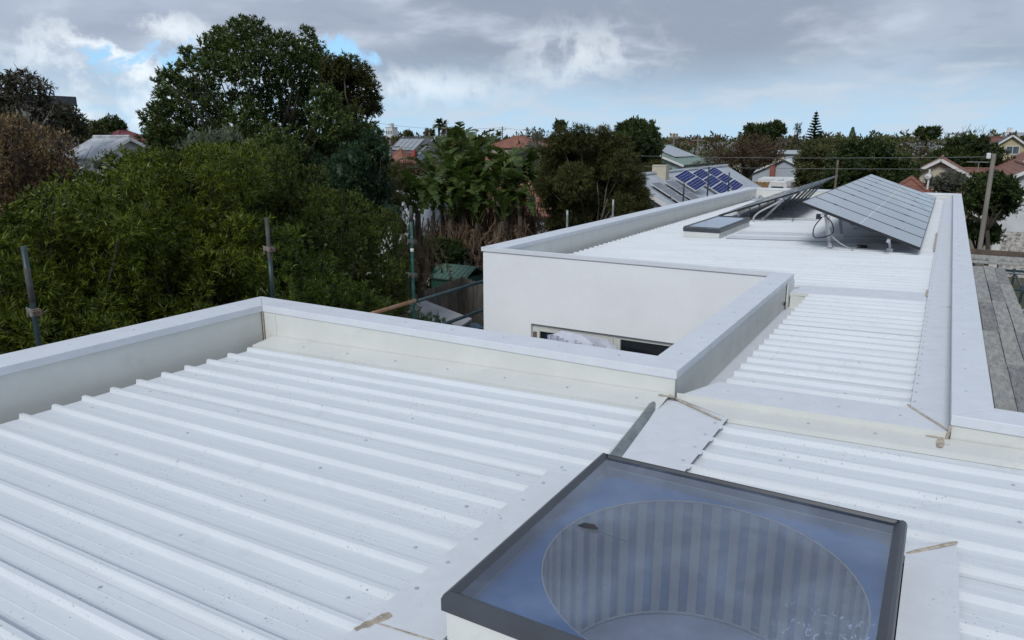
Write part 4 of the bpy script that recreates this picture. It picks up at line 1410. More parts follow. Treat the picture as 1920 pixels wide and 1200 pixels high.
tree('hedge_bush', 'dense dark green bush below the hanging dead leaves', 'shrub', gp(805, 480, 32.5), px_clumps([(790, 465, 26), (820, 470, 28), (850, 472, 28), (795, 490, 26), (780, 500, 30), (765, 470, 22), (775, 525, 26), (845, 470, 18), (755, 480, 30), (748, 520, 34), (745, 565, 34), (772, 560, 26), (765, 600, 34), (790, 545, 20)], 32.5, dj=0.6), L_DARK, BARK, 0.1, 900, 0.11, 0.055, sprig=6, up=0.3, inner=0.7)
tree('small_shrub', 'small upright shrub beside the foot of the green scaffold post', 'shrub', gp(800, 600, 14), px_clumps([(795, 600, 20), (820, 605, 18), (775, 612, 20), (800, 625, 26)], 13.5, dj=0.3), L_TEAL, BARK, 0.04, 1300, 0.085, 0.016, sprig=8, up=0.8, spread=0.7, inner=0.4)

# bare brown bush at the left edge
bb = thing('brown_bush', 'dry reddish brown twiggy bush at the left edge', 'shrub', gp(30, 380, 14.5))
BBC = px_clumps([(20, 270, 44), (70, 285, 40), (105, 300, 34), (30, 330, 48), (85, 345, 42), (120, 340, 30), (10, 390, 46), (60, 395, 44), (115, 380, 30), (130, 320, 22), (-30, 300, 50), (-40, 380, 50), (20, 440, 44), (135, 370, 24), (45, 300, 46), (90, 315, 40), (50, 360, 46), (100, 400, 36), (0, 350, 46), (110, 265, 20), (60, 255, 26), (20, 245, 30), (-20, 250, 34)], 14.5, dj=0.7)
mb = MB()
fk = Vector(bb.location) + Vector((0, 0, 4.6))
limb(mb, bb.location, fk, 0.12, 0.09)
for c in BBC:
    limb(mb, fk, c[:3], 0.05, 0.012, 0.1, 5, 4)
    for _ in range(34):
        u = Vector((random.gauss(0, 0.6), random.gauss(0, 0.6), abs(random.gauss(0.5, 0.5)))).normalized()
        a = Vector(c[:3]) + Vector((random.uniform(-1, 1) * c[3], random.uniform(-1, 1) * c[4], random.uniform(-1, 0.4) * c[5])) * 0.7
        limb(mb, a, a + u * c[3] * 1.1, 0.007, 0.002, 0.06, 4, 2)
mb.build('trunk', BARK, bb)
v, ti = leaves(BBC, 7500, 0.06, 0.018, sprig=6, spread=0.7, up=0.9, shell=0.25)
quads('crown', v, L_BROWN, bb, ti)

# gum tree and block of flats at the far left
tree('tall_gum_tree', 'open gum tree with pale forking trunks before the flats at the far left', 'tree', gp(45, 240, 52), px_clumps([(20, 150, 24), (45, 148, 22), (70, 165, 22), (88, 190, 16), (5, 175, 26), (35, 185, 20), (75, 205, 18), (98, 205, 10), (-10, 200, 26), (60, 228, 20), (20, 225, 22), (100, 225, 12)], 52, flat=0.75), L_GUM, PALEBARK, 0.26, 160, 0.30, 0.09, sprig=6, up=-0.1, droop=0.4, inner=0, twig=3, nl=14, shell=0.2, fork=0.1)
tree('dark_gum_tree', 'dark ragged gum beside the block of flats', 'tree', gp(120, 235, 60), px_clumps([(112, 212, 18), (130, 218, 18), (145, 232, 14), (120, 240, 20), (95, 240, 16), (140, 250, 16)], 60), L_GUM, GREYBARK, 0.2, 170, 0.30, 0.11, sprig=6, inner=0.4, up=-0.1)


# ================================================================== paddle leaved plants (giant bird of paradise)
def paddle_mesh(seed, dead=False):
    r = random.Random(seed)
    V, F_, T = [], [], []
    stalk, blade, half = r.uniform(0.6, 1.0), r.uniform(1.05, 1.5), r.uniform(0.25, 0.36)
    droop = r.uniform(0.15, 0.65) if not dead else 1.0
    if dead:
        half *= 0.42
    segs = 12 if not dead else 16
    def spine(s):                        # s in metres along stalk and blade; grows along +x, up z
        tot = stalk + blade
        t = s / tot
        if dead:
            return Vector((0.25 * math.sin(t * 2.2), 0.06 * math.sin(t * 5), -s * 0.92))
        ang = RAD(80) - t * t * droop * RAD(120)
        return Vector((s * math.cos(ang) * 0.9 + 0.02, 0.05 * math.sin(t * 4), s * math.sin(ang)))
    def quad(a, b, c, d, ti):
        k = len(V)
        V.extend([a, b, c, d])
        F_.append((k, k + 1, k + 2, k + 3))
        T.extend([ti] * 4)
    for i in range(4):
        a, b = spine(stalk * i / 4), spine(stalk * (i + 1) / 4)
        quad(a + Vector((0, -0.025, 0)), a + Vector((0, 0.025, 0)), b + Vector((0, 0.018, 0)), b + Vector((0, -0.018, 0)), 0.55)
        quad(a + Vector((-0.02, 0, 0.02)), a + Vector((0.02, 0, -0.02)), b + Vector((0.015, 0, -0.015)), b + Vector((-0.015, 0, 0.015)), 0.55)
    for i in range(segs):
        s0, s1 = stalk + blade * i / segs, stalk + blade * (i + 1) / segs
        a, b = spine(s0), spine(s1)
        for sd in (-1, 1):
            tm = (i + 0.5) / segs
            wd = half * (math.sin(math.pi * min(1, 0.14 + tm * 0.86)) ** 0.55)
            torn = r.random() < 0.55
            tw = r.uniform(-0.35, 0.35) if torn else 0.0
            fold = 0.35 if not dead else -0.3
            o = Vector((0, sd * wd, wd * (fold + tw)))
            if dead:
                o = Vector((r.gauss(0, 0.05), sd * wd * r.uniform(0.3, 1.2), -wd * r.uniform(0.6, 2.2)))
            sh = (b - a) * (r.uniform(0.1, 0.5))
            sq = (0.80 if torn else 1.0) if not dead else 0.35
            quad(a, b, a.lerp(b, sq) + o + sh, a + o + sh, min(1, max(0, r.gauss(0.5, 0.18))))
    me = bpy.data.meshes.new('dead_leaf' if dead else 'leaf')
    me.from_pydata([tuple(v) for v in V], [], F_)
    at_ = me.attributes.new('tint', 'FLOAT', 'POINT')
    at_.data.foreach_set('value', T)
    me.materials.append(L_DEAD if dead else L_PADDLE)
    me.update()
    return me


PAD = [paddle_mesh(i) for i in range(7)]
DEADL = [paddle_mesh(50 + i, True) for i in range(6)]


def paddle_plant(label, stems, d):
    px0 = sum(s[0] for s in stems) / len(stems)
    root = thing('bird_of_paradise_plant', label, 'plant', gp(px0, 350, d))
    for (px, py, dd, sc_) in stems:
        h = PH(px, py + 20, d + dd)
        foot = Vector((h.x + random.uniform(-0.3, 0.3), h.y + random.uniform(-0.3, 0.3), 0))
        mb = MB()
        limb(mb, foot, h, 0.14, 0.10, 0.03, 8, 5)
        mb.build('stem', BARK, root, smooth=True)
        az0 = random.uniform(0, math.pi)
        nl = random.randint(14, 18)
        for k in range(nl):
            o = bpy.data.objects.new('leaf', random.choice(PAD))
            COL.objects.link(o)
            o.parent = root
            o.location = h - root.location + Vector((0, 0, -0.25 + 0.06 * k))
            o.rotation_euler = (random.gauss(0, 0.12), random.uniform(-0.15, 0.55) - 0.25 + 0.02 * k, az0 + (math.pi if k % 2 else 0) + random.gauss(0, 0.75))
            s = sc_ * random.uniform(0.75, 1.2) * 0.84
            o.scale = (s, s, s)
        for k in range(random.randint(20, 26)):
            o = bpy.data.objects.new('dead_leaf', random.choice(DEADL))
            COL.objects.link(o)
            o.parent = root
            t_ = random.random() ** 1.3
            q = h.lerp(foot, 0.02 + 0.22 * t_) + Vector((random.gauss(0, 0.22), random.gauss(0, 0.22), 0))
            o.location = q - root.location
            o.rotation_euler = (random.gauss(0, 0.22), random.gauss(0, 0.22), random.uniform(0, 6.28))
            s = sc_ * random.uniform(0.75, 1.2)
            o.scale = (s * 1.25, s * 1.25, s)
    return root


paddle_plant('short paddle leaved plant with drooping dead leaves left of the tall clump', [(783, 375, -3, 0.95), (772, 392, -3, 0.7)], 30)
paddle_plant('tall clump of torn paddle leaves over hanging dead brown leaves', [(815, 345, 0, 1.0), (835, 310, 1, 1.0), (862, 285, 2, 1.05), (885, 300, 0, 1.0), (850, 345, -2, 1.0), (880, 345, -1, 1.0), (905, 330, 1, 0.95), (828, 370, -2, 0.9), (870, 372, -3, 0.95), (845, 392, -3.5, 0.85), (905, 372, -2.5, 0.95), (895, 398, -3.5, 0.8), (920, 350, -1, 0.95), (812, 385, -3, 0.85)], 37)
paddle_plant('smaller clump of paddle leaves leaning towards the brown tree', [(945, 325, 0, 1.0), (965, 345, 0, 1.0), (985, 330, 1, 0.95), (955, 370, -2, 0.95), (1000, 350, 0, 0.85), (935, 362, -2, 0.9), (975, 385, -2.5, 0.9), (942, 395, -3, 0.8)], 35)

tree('casuarina_tree', 'dark brownish green fine leaved tree beside the paddle leaved plants', 'tree', gp(1110, 400, 29), px_clumps([(1055, 262, 24), (1090, 258, 24), (1130, 262, 26), (1165, 275, 24), (1040, 290, 28), (1080, 295, 34), (1125, 300, 36), (1170, 310, 28), (1190, 335, 20), (1035, 330, 28), (1075, 340, 36), (1120, 345, 36), (1165, 350, 28), (1040, 375, 30), (1085, 385, 32), (1130, 385, 30), (1165, 385, 24), (1195, 370, 24), (1200, 395, 20), (1050, 420, 30), (1100, 425, 28), (1020, 350, 18), (1180, 410, 20)], 29.5, dj=1.4), L_CASU, GREYBARK, 0.10, 2300, 0.16, 0.024, sprig=9, up=0.1, droop=0.3, inner=0.5, nl=20, spread=0.8, tvar=0.7)
tree('small_shrub', 'dark leafy shrub against the lavender gable', 'shrub', gp(1195, 385, 31), px_clumps([(1190, 375, 24), (1205, 395, 24), (1180, 400, 26), (1200, 360, 16)], 31.5, dj=0.4), L_DARK, BARK, 0.06, 800, 0.12, 0.05, sprig=7, inner=0.6)

# ================================================================== neighbouring houses
def gable_house(name, label, cx_, cy_, L, W, wall_h, ridge_h, wallm, roofm, axis='y', over=0.35, hip=0.0, cat='house', chimney=None, wins=(), gabletrim=WHITE):
    """ridge along axis; hip is the inset of the ridge ends"""
    t = thing(name, label, cat, (cx_, cy_, 0))
    def P(a, b, z):                       # a along the ridge, b across
        return (cx_ + b, cy_ + a, z) if axis == 'y' else (cx_ + a, cy_ + b, z)
    l2, w2 = L / 2, W / 2
    rz = (ridge_h - wall_h) / w2
    m = MB()
    if hip:
        m.add([P(-l2, -w2, 0), P(l2, -w2, 0), P(l2, w2, 0), P(-l2, w2, 0), P(-l2, -w2, wall_h), P(l2, -w2, wall_h), P(l2, w2, wall_h), P(-l2, w2, wall_h)], CUBE_F)
    else:
        vs = []
        for a in (-l2, l2):
            vs += [P(a, -w2, 0), P(a, w2, 0), P(a, w2, wall_h), P(a, 0, ridge_h), P(a, -w2, wall_h)]
        m.add(vs, [(0, 1, 2, 3, 4), (9, 8, 7, 6, 5), (0, 4, 9, 5), (1, 6, 7, 2), (2, 7, 8, 3), (4, 3, 8, 9)])
    m.build('wall', wallm, t)
    ez = wall_h - rz * over
    r = MB()
    up = 0.06
    a1 = l2 + over
    if hip:
        rl = max(0.01, l2 - hip)
        vs = [P(-a1, -w2 - over, ez), P(a1, -w2 - over, ez), P(a1, w2 + over, ez), P(-a1, w2 + over, ez), P(-rl, 0, ridge_h), P(rl, 0, ridge_h)]
        vs = [(x, y, z + up) for x, y, z in vs] + [(x, y, z - 0.04) for x, y, z in vs[:4]]
        r.add(vs, [(0, 1, 5, 4), (1, 2, 5), (2, 3, 4, 5), (3, 0, 4), (0, 6, 7, 1), (1, 7, 8, 2), (2, 8, 9, 3), (3, 9, 6, 0), (9, 8, 7, 6)])
        roof = r.build('roof', roofm, t)
        rd_ = MB()
        for q in (4, 5):
            for e in ((0, 3) if q == 4 else (1, 2)):
                rd_.tube([vs[q], vs[e]], 0.10, 6)
        rd_.tube([vs[4], vs[5]], 0.10, 6)
        rd_.build('ridge_capping', roofm, roof)
    else:
        for s in (-1, 1):
            r.slab([P(-a1, s * (w2 + over), ez + up), P(a1, s * (w2 + over), ez + up), P(a1, 0, ridge_h + up), P(-a1, 0, ridge_h + up)] if s < 0 else
                   [P(-a1, 0, ridge_h + up), P(a1, 0, ridge_h + up), P(a1, w2 + over, ez + up), P(-a1, w2 + over, ez + up)], 0.10)
        roof = r.build('roof', roofm, t)
        MB().tube([P(-a1, 0, ridge_h + up + 0.02), P(a1, 0, ridge_h + up + 0.02)], 0.11, 6).build('ridge_capping', roofm, roof)
        for e in (-1, 1):
            for s in (-1, 1):
                MB().bar(P(e * (a1 + 0.02), s * (w2 + over), ez - 0.06), P(e * (a1 + 0.02), 0, ridge_h - 0.06), 0.03 if axis == 'y' else 0.03, 0.2, up=(0, 0, 1)).build('barge_board', gabletrim, roof)
    if chimney:
        a, b, h = chimney
        x, y, z = P(a, b, ridge_h - abs(b) * rz)
        c = MB()
        c.box(x - 0.3, x + 0.3, y - 0.3, y + 0.3, z - 0.5, z + h)
        c.box(x - 0.36, x + 0.36, y - 0.36, y + 0.36, z + h, z + h + 0.12)
        c.build('chimney', BRICK if h < 1.6 else CREAM, roof)
    for (face, a, z, ww, hh) in wins:     # face: 'w' left long side..., a along the wall
        def W_(da, dz, dep):
            if face == 'e0':
                return P(-l2 - dep, a + da, z + dz)
            if face == 'e1':
                return P(l2 + dep, a + da, z + dz)
            if face == 's0':
                return P(a + da, -w2 - dep, z + dz)
            return P(a + da, w2 + dep, z + dz)
        lo = [W_(-ww / 2, 0, 0.0), W_(ww / 2, 0, 0.0), W_(ww / 2, hh, 0.0), W_(-ww / 2, hh, 0.0)]
        f = MB()
        for (u0, u1, v0, v1) in ((-ww / 2, -ww / 2 + 0.08, 0, hh), (ww / 2 - 0.08, ww / 2, 0, hh), (-ww / 2 + 0.08, ww / 2 - 0.08, 0, 0.08), (-ww / 2 + 0.08, ww / 2 - 0.08, hh - 0.08, hh), (-0.03, 0.03, 0.08, hh - 0.08)):
            f.hexa([W_(u0, v0, 0.002), W_(u1, v0, 0.002), W_(u1, v1, 0.002), W_(u0, v1, 0.002)], [W_(u0, v0, 0.07), W_(u1, v0, 0.07), W_(u1, v1, 0.07), W_(u0, v1, 0.07)])
        fo = f.build('window', WHITE, t)
        p_ = MB()
        p_.hexa([W_(-ww / 2 + 0.08, 0.08, 0.003), W_(ww / 2 - 0.08, 0.08, 0.003), W_(ww / 2 - 0.08, hh - 0.08, 0.003), W_(-ww / 2 + 0.08, hh - 0.08, 0.003)],
                [W_(-ww / 2 + 0.08, 0.08, 0.03), W_(ww / 2 - 0.08, 0.08, 0.03), W_(ww / 2 - 0.08, hh - 0.08, 0.03), W_(-ww / 2 + 0.08, hh - 0.08, 0.03)])
        p_.build('pane', PALEGLASS, fo)
    return t


def roof_panel(t, o, ex, ey, nrm, wd, hd, m, line=True, cells=False, lift=0.12):
    """one small solar module on a neighbour's roof: o is its low corner"""
    o, ex, ey, nrm = Vector(o), Vector(ex), Vector(ey), Vector(nrm)
    o = o + nrm * lift
    def C(u, v, h):
        return o + ex * u + ey * v + nrm * h
    def pl(u0, u1, v0, v1, h0, h1):
        return [C(u0, v0, h0), C(u1, v0, h0), C(u1, v1, h0), C(u0, v1, h0)], [C(u0, v0, h1), C(u1, v0, h1), C(u1, v1, h1), C(u0, v1, h1)]
    fr = MB()
    b = 0.022
    fr.hexa(*pl(0, b, 0, hd, 0, 0.045))
    fr.hexa(*pl(wd - b, wd, 0, hd, 0, 0.045))
    fr.hexa(*pl(b, wd - b, 0, b, 0, 0.045))
    fr.hexa(*pl(b, wd - b, hd - b, hd, 0, 0.045))
    fo = fr.build('solar_panel', WHITE if cells else ALU, t)
    if not cells:
        MB().hexa(*pl(b, wd - b, b, hd - b, 0.005, 0.038)).build('cells', m, fo)
        MB().hexa(*pl(wd / 2 - 0.012, wd / 2 + 0.012, b, hd - b, 0.039, 0.042)).build('centre_line', ALU, fo)
    else:
        MB().hexa(*pl(b, wd - b, b, hd - b, 0.005, 0.034)).build('backing', WHITE, fo)
        nx, ny = 4, 8
        cw, chh = (wd - 2 * b) / nx, (hd - 2 * b) / ny
        mb = MB()
        for i in range(nx):
            for j in range(ny):
                u, v = b + i * cw, b + j * chh
                g_ = 0.0035
                c_ = 0.018
                pts = [(u + g_ + c_, v + g_), (u + cw - g_ - c_, v + g_), (u + cw - g_, v + g_ + c_), (u + cw - g_, v + chh - g_ - c_), (u + cw - g_ - c_, v + chh - g_), (u + g_ + c_, v + chh - g_), (u + g_, v + chh - g_ - c_), (u + g_, v + g_ + c_)]
                mb.add([C(a, q, 0.037) for a, q in pts], [tuple(range(8))])
        mb.build('cells', m, fo)
    return fo


# the lavender house with two kinds of panels on its grey roof
lav = gable_house('lavender_house', 'lavender house whose grey steel roof carries grey and blue solar panels', -13.2, 42.4, 17.6, 8.6, 3.4, 5.85, LAV, ZINC, 'y', 0.45, wins=(('e0', 2.6, 0.9, 1.3, 1.5), ('e0', -1.5, 0.9, 1.3, 1.5)), chimney=None)
sl_ = (5.85 - 3.4) / 4.3
exv = Vector((1, 0, -sl_)).normalized()
eyv = Vector((0, 1, 0))
nv = exv.cross(eyv).normalized()
if nv.z < 0:
    nv = -nv
org = Vector((-13.2, 33.15, 5.91))
def onroof(along, down):
    return org + eyv * along + exv * down
for r_ in range(2):
    for q in range(2):
        roof_panel(lav, onroof(1.0 + r_ * 1.95, 0.95 + q * 1.2), exv, eyv, nv, 1.15, 1.35, PVDARK)
# blue modules propped up in three tilted pairs
tilt = (nv * math.sin(RAD(14)) + eyv * math.cos(RAD(14)))
n2 = (nv * math.cos(RAD(14)) - eyv * math.sin(RAD(14)))
for r_ in range(3):
    for q in range(2 if r_ == 0 else 3):
        roof_panel(lav, onroof(5.0 + r_ * 2.75, 0.72 + q * 0.72) + nv * 0.05, exv, tilt, n2, 0.69, 1.55, PVBLUE, cells=True)
vent = MB()
vent.box(-13.35, -12.6, 37.2, 37.7, 5.5, 6.35)
vent.build('chimney', CREAM, lav)

# weatherboard house behind the paddle leaved plants
wb = gable_house('weatherboard_house', 'white weatherboard house with terracotta roof glimpsed behind the paddle leaves', -24.0, 40.5, 13.5, 7.0, 3.6, 5.5, WBOARD, TERRA, 'x', 0.4, hip=2.5, wins=(('s0', -1.0, 1.0, 1.6, 1.9), ('s0', 3.2, 1.0, 1.6, 1.9), ('s0', -4.4, 1.0, 1.6, 1.9)))
wb2 = gable_house('weatherboard_house', 'small white weatherboard gable left of the paddle leaved plants', -23.3, 30.4, 4.6, 3.6, 3.6, 4.9, WBOARD, WEATHERTIN, 'x', 0.3)
# boards of that gable wall
for k in range(24):
    MB().box(-25.615, -20.985, 28.585, 28.60, 0.1 + k * 0.145, 0.235 + k * 0.145).build('weatherboard', WBOARD, wb2)

# right hand side: white gables with terracotta roofs
wg = gable_house('weatherboard_house', 'white gabled house with terracotta roof behind the leaning pole', 4.1, 58.5, 13.0, 9.6, 3.6, 6.05, WBOARD, TERRA, 'y', 0.45, wins=(('e0', 1.2, 0.9, 1.6, 1.6),))
for k in range(21):
    z = 3.62 + k * 0.145
    hw = 4.8 * (1 - max(0, (z + 0.14 - 3.6)) / 2.45) - 0.25
    if hw > 0.2:
        MB().box(4.1 - hw, 4.1 + hw, 51.96, 51.985, z, z + 0.135).build('weatherboard', WBOARD, wg)
wg2 = gable_house('weatherboard_house', 'taller white gable end with terracotta roof at the right edge', 6.0, 75, 14.0, 10.5, 4.0, 6.75, WBOARD, TERRA, 'y', 0.45)
sm = gable_house('tiled_house', 'small old terracotta tiled roof beyond the end of the solar panels', -1.75, 46.6, 5.0, 4.2, 3.9, 5.55, BRICK, TERRA2, 'y', 0.35, hip=2.1)
MB().tube([(-0.9, 45.4, 4.2), (-0.9, 45.4, 6.1)], 0.05, 8).build('vent_pipe', WHITE, sm)
o = MB().tube([(-0.95, 45.35, 5.72), (-0.98, 45.22, 5.78)], [0.16, 0.02], 14).build('satellite_dish', WHITE, sm)
gc = gable_house('green_cottage', 'low cream shed with a green roof edge beside the small tiled roof', 0.2, 50.5, 5.0, 4.2, 3.3, 4.45, CREAM, SHEDG, 'y', 0.3)
tg_ = gable_house('tiled_house', 'terracotta gable roof half hidden by the round green tree', -0.6, 66, 8, 7.6, 4.1, 6.3, CREAM, TERRA, 'y', 0.5)
tg2 = gable_house('tiled_house', 'low red tiled roof above the olive shrub', 1.9, 72, 6, 5.0, 3.8, 5.3, BRICK, TERRA2, 'x', 0.4, hip=2)
GX, GY = PH(1472, 295, 100).to_tuple()[:2]
gg = gable_house('blue_grey_house', 'blue grey gabled house behind the caravan', GX, GY + 5, 10, 7.6, 3.7, 5.45, GREYW, PALER, 'y', 0.4, wins=(('e0', 2.0, 2.2, 1.0, 1.1),))
MB().box(GX - 1.6, GX - 1.0, GY - 0.6, GY - 0.1, 1.5, 4.6).build('chimney', BRICK, gg)
cp = MB()
CX, CY = PH(1456, 325, 90).to_tuple()[:2]
cp.slab([(CX - 2.0, CY, 3.30), (CX + 2.0, CY, 3.35), (CX + 2.0, CY + 3, 3.5), (CX - 2.0, CY + 3, 3.45)], 0.35)
for xx in (-1.9, 0.1, 1.9):
    cp.box(CX + xx - 0.06, CX + xx + 0.06, CY + 0.1, CY + 0.22, 0, 3.0)
cpo = cp.build('carport', WHITE)
tag(cpo, 'white carport with a flat roof behind the caravan', 'carport')
fr_ = gable_house('flat_roof_house', 'long flat roofed house above the blue grey gable', *PH(1487, 280, 125).to_tuple()[:2], 5.0, 5, 5.7, 6.0, CREAM, ZINC, 'x', 0.5)
gh = gable_house('green_house', 'pale green two storey house with a green steel roof', -27.5, 77.5, 9.5, 8.6, 5.4, 7.0, GREENW, GREENR, 'y', 0.5, wins=(('e0', -2.3, 4.0, 2.4, 1.2), ('e0', 1.8, 4.0, 2.4, 1.2), ('s1', -2, 3.4, 2, 1.2)))
sl2 = (7.0 - 5.4) / 4.3
e2 = Vector((1, 0, -sl2)).normalized()
n3 = e2.cross(Vector((0, 1, 0))).normalized()
n3 = n3 if n3.z > 0 else -n3
for q in range(4):
    roof_panel(gh, Vector((-27.3, 74.5 + q * 1.7, 6.98)), e2, (0, 1, 0), n3, 3.2, 1.6, PVGREY, lift=0.1)
gl = MB()
gl.slab([(-29.6, 71.8, 3.6), (-22.4, 71.8, 3.2), (-22.4, 73.0, 3.9), (-29.6, 73.0, 4.3)], 0.12)
gl.build('lean_to_roof', GREENR, gh)

# left hand side
wl_ = gable_house('tin_roof_house', 'house with weathered white steel roof above the wattle at the left', *PH(212, 280, 56).to_tuple()[:2], 3.2, 4.2, 6.7, 7.75, WBOARD, WEATHERTIN, 'x', 0.4)
rl_ = gable_house('red_roof_house', 'house with a dark red hipped roof behind the white steel roof', *PH(232, 255, 95).to_tuple()[:2], 3.6, 3.8, 7.7, 8.6, CREAM, REDTIN, 'y', 0.3, hip=1.3)
th1 = gable_house('tiled_house', 'orange tiled hip roof right of the dark tree', *PH(722, 285, 64).to_tuple()[:2], 2.6, 2.6, 5.0, 6.4, CREAM, TERRA2, 'x', 0.3, hip=1.3)
th2 = gable_house('tiled_house', 'small orange tiled gable with a white wall behind the shrubs', *PH(751, 282, 80).to_tuple()[:2], 1.9, 1.9, 5.6, 6.7, WHITE, TERRA, 'x', 0.3, hip=1.2)
th3 = gable_house('solar_roof_house', 'distant grey roofed house with a red gable and rows of solar panels', *PH(782, 268, 120).to_tuple()[:2], 5.6, 7.0, 5.9, 8.0, GREYW, SLATE, 'x', 0.4)
a3 = th3.location
for q in range(5):
    roof_panel(th3, Vector((a3.x - 2.7 + q * 0.95, a3.y - 3.3, 6.1)), (1, 0, 0), Vector((0, 3.5, 2.1)).normalized(), Vector((0, -2.1, 3.5)).normalized(), 0.85, 3.2, PVGREY)
MB().box(a3.x + 1.9, a3.x + 2.7, a3.y - 4.2, a3.y - 3.9, 0, 6.2).build('red_wall', REDW, th3)
or_ = gable_house('long_tiled_house', 'long orange tiled roof on the skyline beyond the paddle leaves', *PH(975, 258, 135).to_tuple()[:2], 8.5, 8, 6.6, 8.4, CREAM, TERRA, 'x', 0.5, hip=3.5)
bf = gable_house('tiled_house', 'pink roof ridge in the tangle behind the bird of paradise clump', *PH(905, 300, 70).to_tuple()[:2], 6, 5, 4.3, 6.2, WBOARD, TERRA2, 'x', 0.4, hip=2)

flats = thing('apartment_block', 'dark roofed block of flats behind the gum tree at the far left', 'building', PH(48, 240, 120).to_tuple()[:2] + (0,))
fx, fy = flats.location.x, flats.location.y
MB().box(fx - 5, fx + 3.2, fy - 5, fy + 5, 0, 12.2).build('wall', CREAM, flats)
MB().box(fx - 5.3, fx + 3.5, fy - 5.3, fy + 5.3, 12.2, 13.4).build('roof', SLATE, flats)
for k in range(3):
    for q in range(3):
        MB().box(fx - 4 + q * 2.4, fx - 2.6 + q * 2.4, fy - 5.06, fy - 5.0, 1.6 + k * 3.2, 3.1 + k * 3.2).build('window', DARKGLASS, flats)


def far_block(label, px, ytop, wpx, d, wm, rows=4, cols=4, extra=0, name='distant_building'):
    p = PH(px, ytop, d)
    t = thing(name, label, 'building', (p.x, p.y, 0))
    hw = wpx * d / FPX / 2
    MB().box(p.x - hw, p.x + hw, p.y, p.y + hw * 2, 0, p.z).build('wall', wm, t)
    MB().box(p.x - hw * 1.03, p.x + hw * 1.03, p.y - hw * 0.03, p.y + hw * 2.03, p.z, p.z + 0.5).build('roof', ZINC, t)
    for i in range(rows):
        for j in range(cols):
            x = p.x - hw + (j + 0.25) * 2 * hw / cols
            z = p.z - (i + 1) * 3.3
            MB().box(x, x + hw / cols, p.y - 0.12, p.y - 0.01, z, z + 1.8).build('window', PALEGLASS, t)
    if extra:
        MB().box(p.x - hw * 0.4, p.x + hw * 0.4, p.y + hw * 0.5, p.y + hw * 1.5, p.z + 0.5, p.z + extra).build('plant_room', wm, t)
    return t


far_block('white block on the skyline right of the dark tree', 729, 240, 15, 420, WHITE, 4, 3, 2.5)
far_block('flat grey block on the skyline above the yellow house', 1868, 252, 20, 600, ZINC, 2, 5)
far_block('white block on the skyline at the right', 1893, 249, 16, 700, WHITE, 3, 4, 4)
far_block('grey block cut by the right edge of the view on the skyline', 1917, 250, 14, 520, ZINC, 3, 3)
far_block('small pale block on the skyline left of the round dark tree', 1666, 254, 14, 650, WHITE, 2, 4)
far_block('slim orange chimney like block on the skyline beyond the pine', 1575, 248, 2.5, 500, BRICK, 1, 1)
far_block('pale block beside the dome shaped tree on the skyline', 1262, 252, 11, 480, CREAM, 2, 3)
yh = gable_house('yellow_house', 'two storey yellow house with a dark gable roof on the right skyline', *PH(1892, 270, 112).to_tuple()[:2], 9, 5.6, 6.2, 8.25, YELLOWW, SLATE, 'y', 0.4, wins=(('e0', 0.2, 6.0, 1.4, 1.0),), chimney=(-2, 2.0, 1.1))
yh2 = gable_house('tiled_house', 'dark red tiled roof left of the yellow house', *PH(1868, 265, 118).to_tuple()[:2], 6.5, 6, 6.4, 8.0, CREAM, TERRA2, 'x', 0.4, hip=2)

# ================================================================== other trees, from near to far
def round_tree(name, label, px, yt, yb, wpx, d, nc, lm, L, W, per, cr=0.3, bark=BARK, inner=0.6, cat='tree', tr=None, **kw):
    cl = blob_clumps(px, yt, yb, wpx, d, nc, cr)
    return tree(name, label, cat, gp(px, (yt + yb) / 2, d), cl, lm, bark, tr or max(0.08, wpx * d / FPX * 0.022), per, L, W, inner=inner, **kw)


round_tree('dome_tree', 'dense dome shaped dark tree standing above the lavender house', 1193, 217, 328, 112, 50, 80, L_DARK, 0.22, 0.10, 330, 0.26, sprig=6, inner=0.75)
round_tree('low_tree', 'tangled brown green trees under the dome shaped tree', 1215, 300, 345, 95, 47, 22, L_CASU, 0.2, 0.06, 260, 0.3, sprig=6)
round_tree('bare_reddish_tree', 'open reddish brown tree between the green house and the caravan', 1392, 242, 335, 150, 62, 34, L_RUST, 0.24, 0.06, 75, 0.24, inner=0, sprig=5, twig=5, tr=0.24, shell=0.15)
round_tree('bare_reddish_tree', 'smaller grey brown thinly leaved tree beside the blue panels', 1335, 275, 345, 75, 58, 16, L_FARG, 0.22, 0.05, 60, 0.28, inner=0, sprig=5, twig=6, tr=0.15, shell=0.15)
round_tree('dark_tree', 'twin crowned dark tree on the skyline, left crown', 1416, 230, 262, 52, 135, 14, L_DARK, 0.55, 0.26, 45, 0.36, sprig=5, inner=0.7)
round_tree('dark_tree', 'twin crowned dark tree on the skyline, right crown', 1450, 226, 262, 50, 135, 14, L_DARK, 0.55, 0.26, 45, 0.36, sprig=5, inner=0.7)
round_tree('thin_gum_tree', 'thin pale gum left of the pine on the skyline', 1496, 230, 258, 26, 140, 9, L_FARG, 0.45, 0.14, 22, 0.35, inner=0, sprig=5, twig=3)
tree('hedge_tree', 'olive green tree mass right of the blue grey gable', 'tree', gp(1532, 310, 66), px_clumps([(1502, 302, 14), (1520, 291, 15), (1545, 290, 17), (1568, 300, 14), (1507, 322, 16), (1535, 318, 20), (1560, 325, 18), (1502, 338, 12), (1530, 342, 16)], 66, dj=1.2), L_FAR, BARK, 0.16, 330, 0.26, 0.09, sprig=6, inner=0.5, tvar=0.7)
round_tree('green_tree', 'soft olive trees below the pine', 1560, 256, 300, 130, 110, 24, L_FAR, 0.45, 0.16, 60, 0.26, sprig=6, inner=0.6)
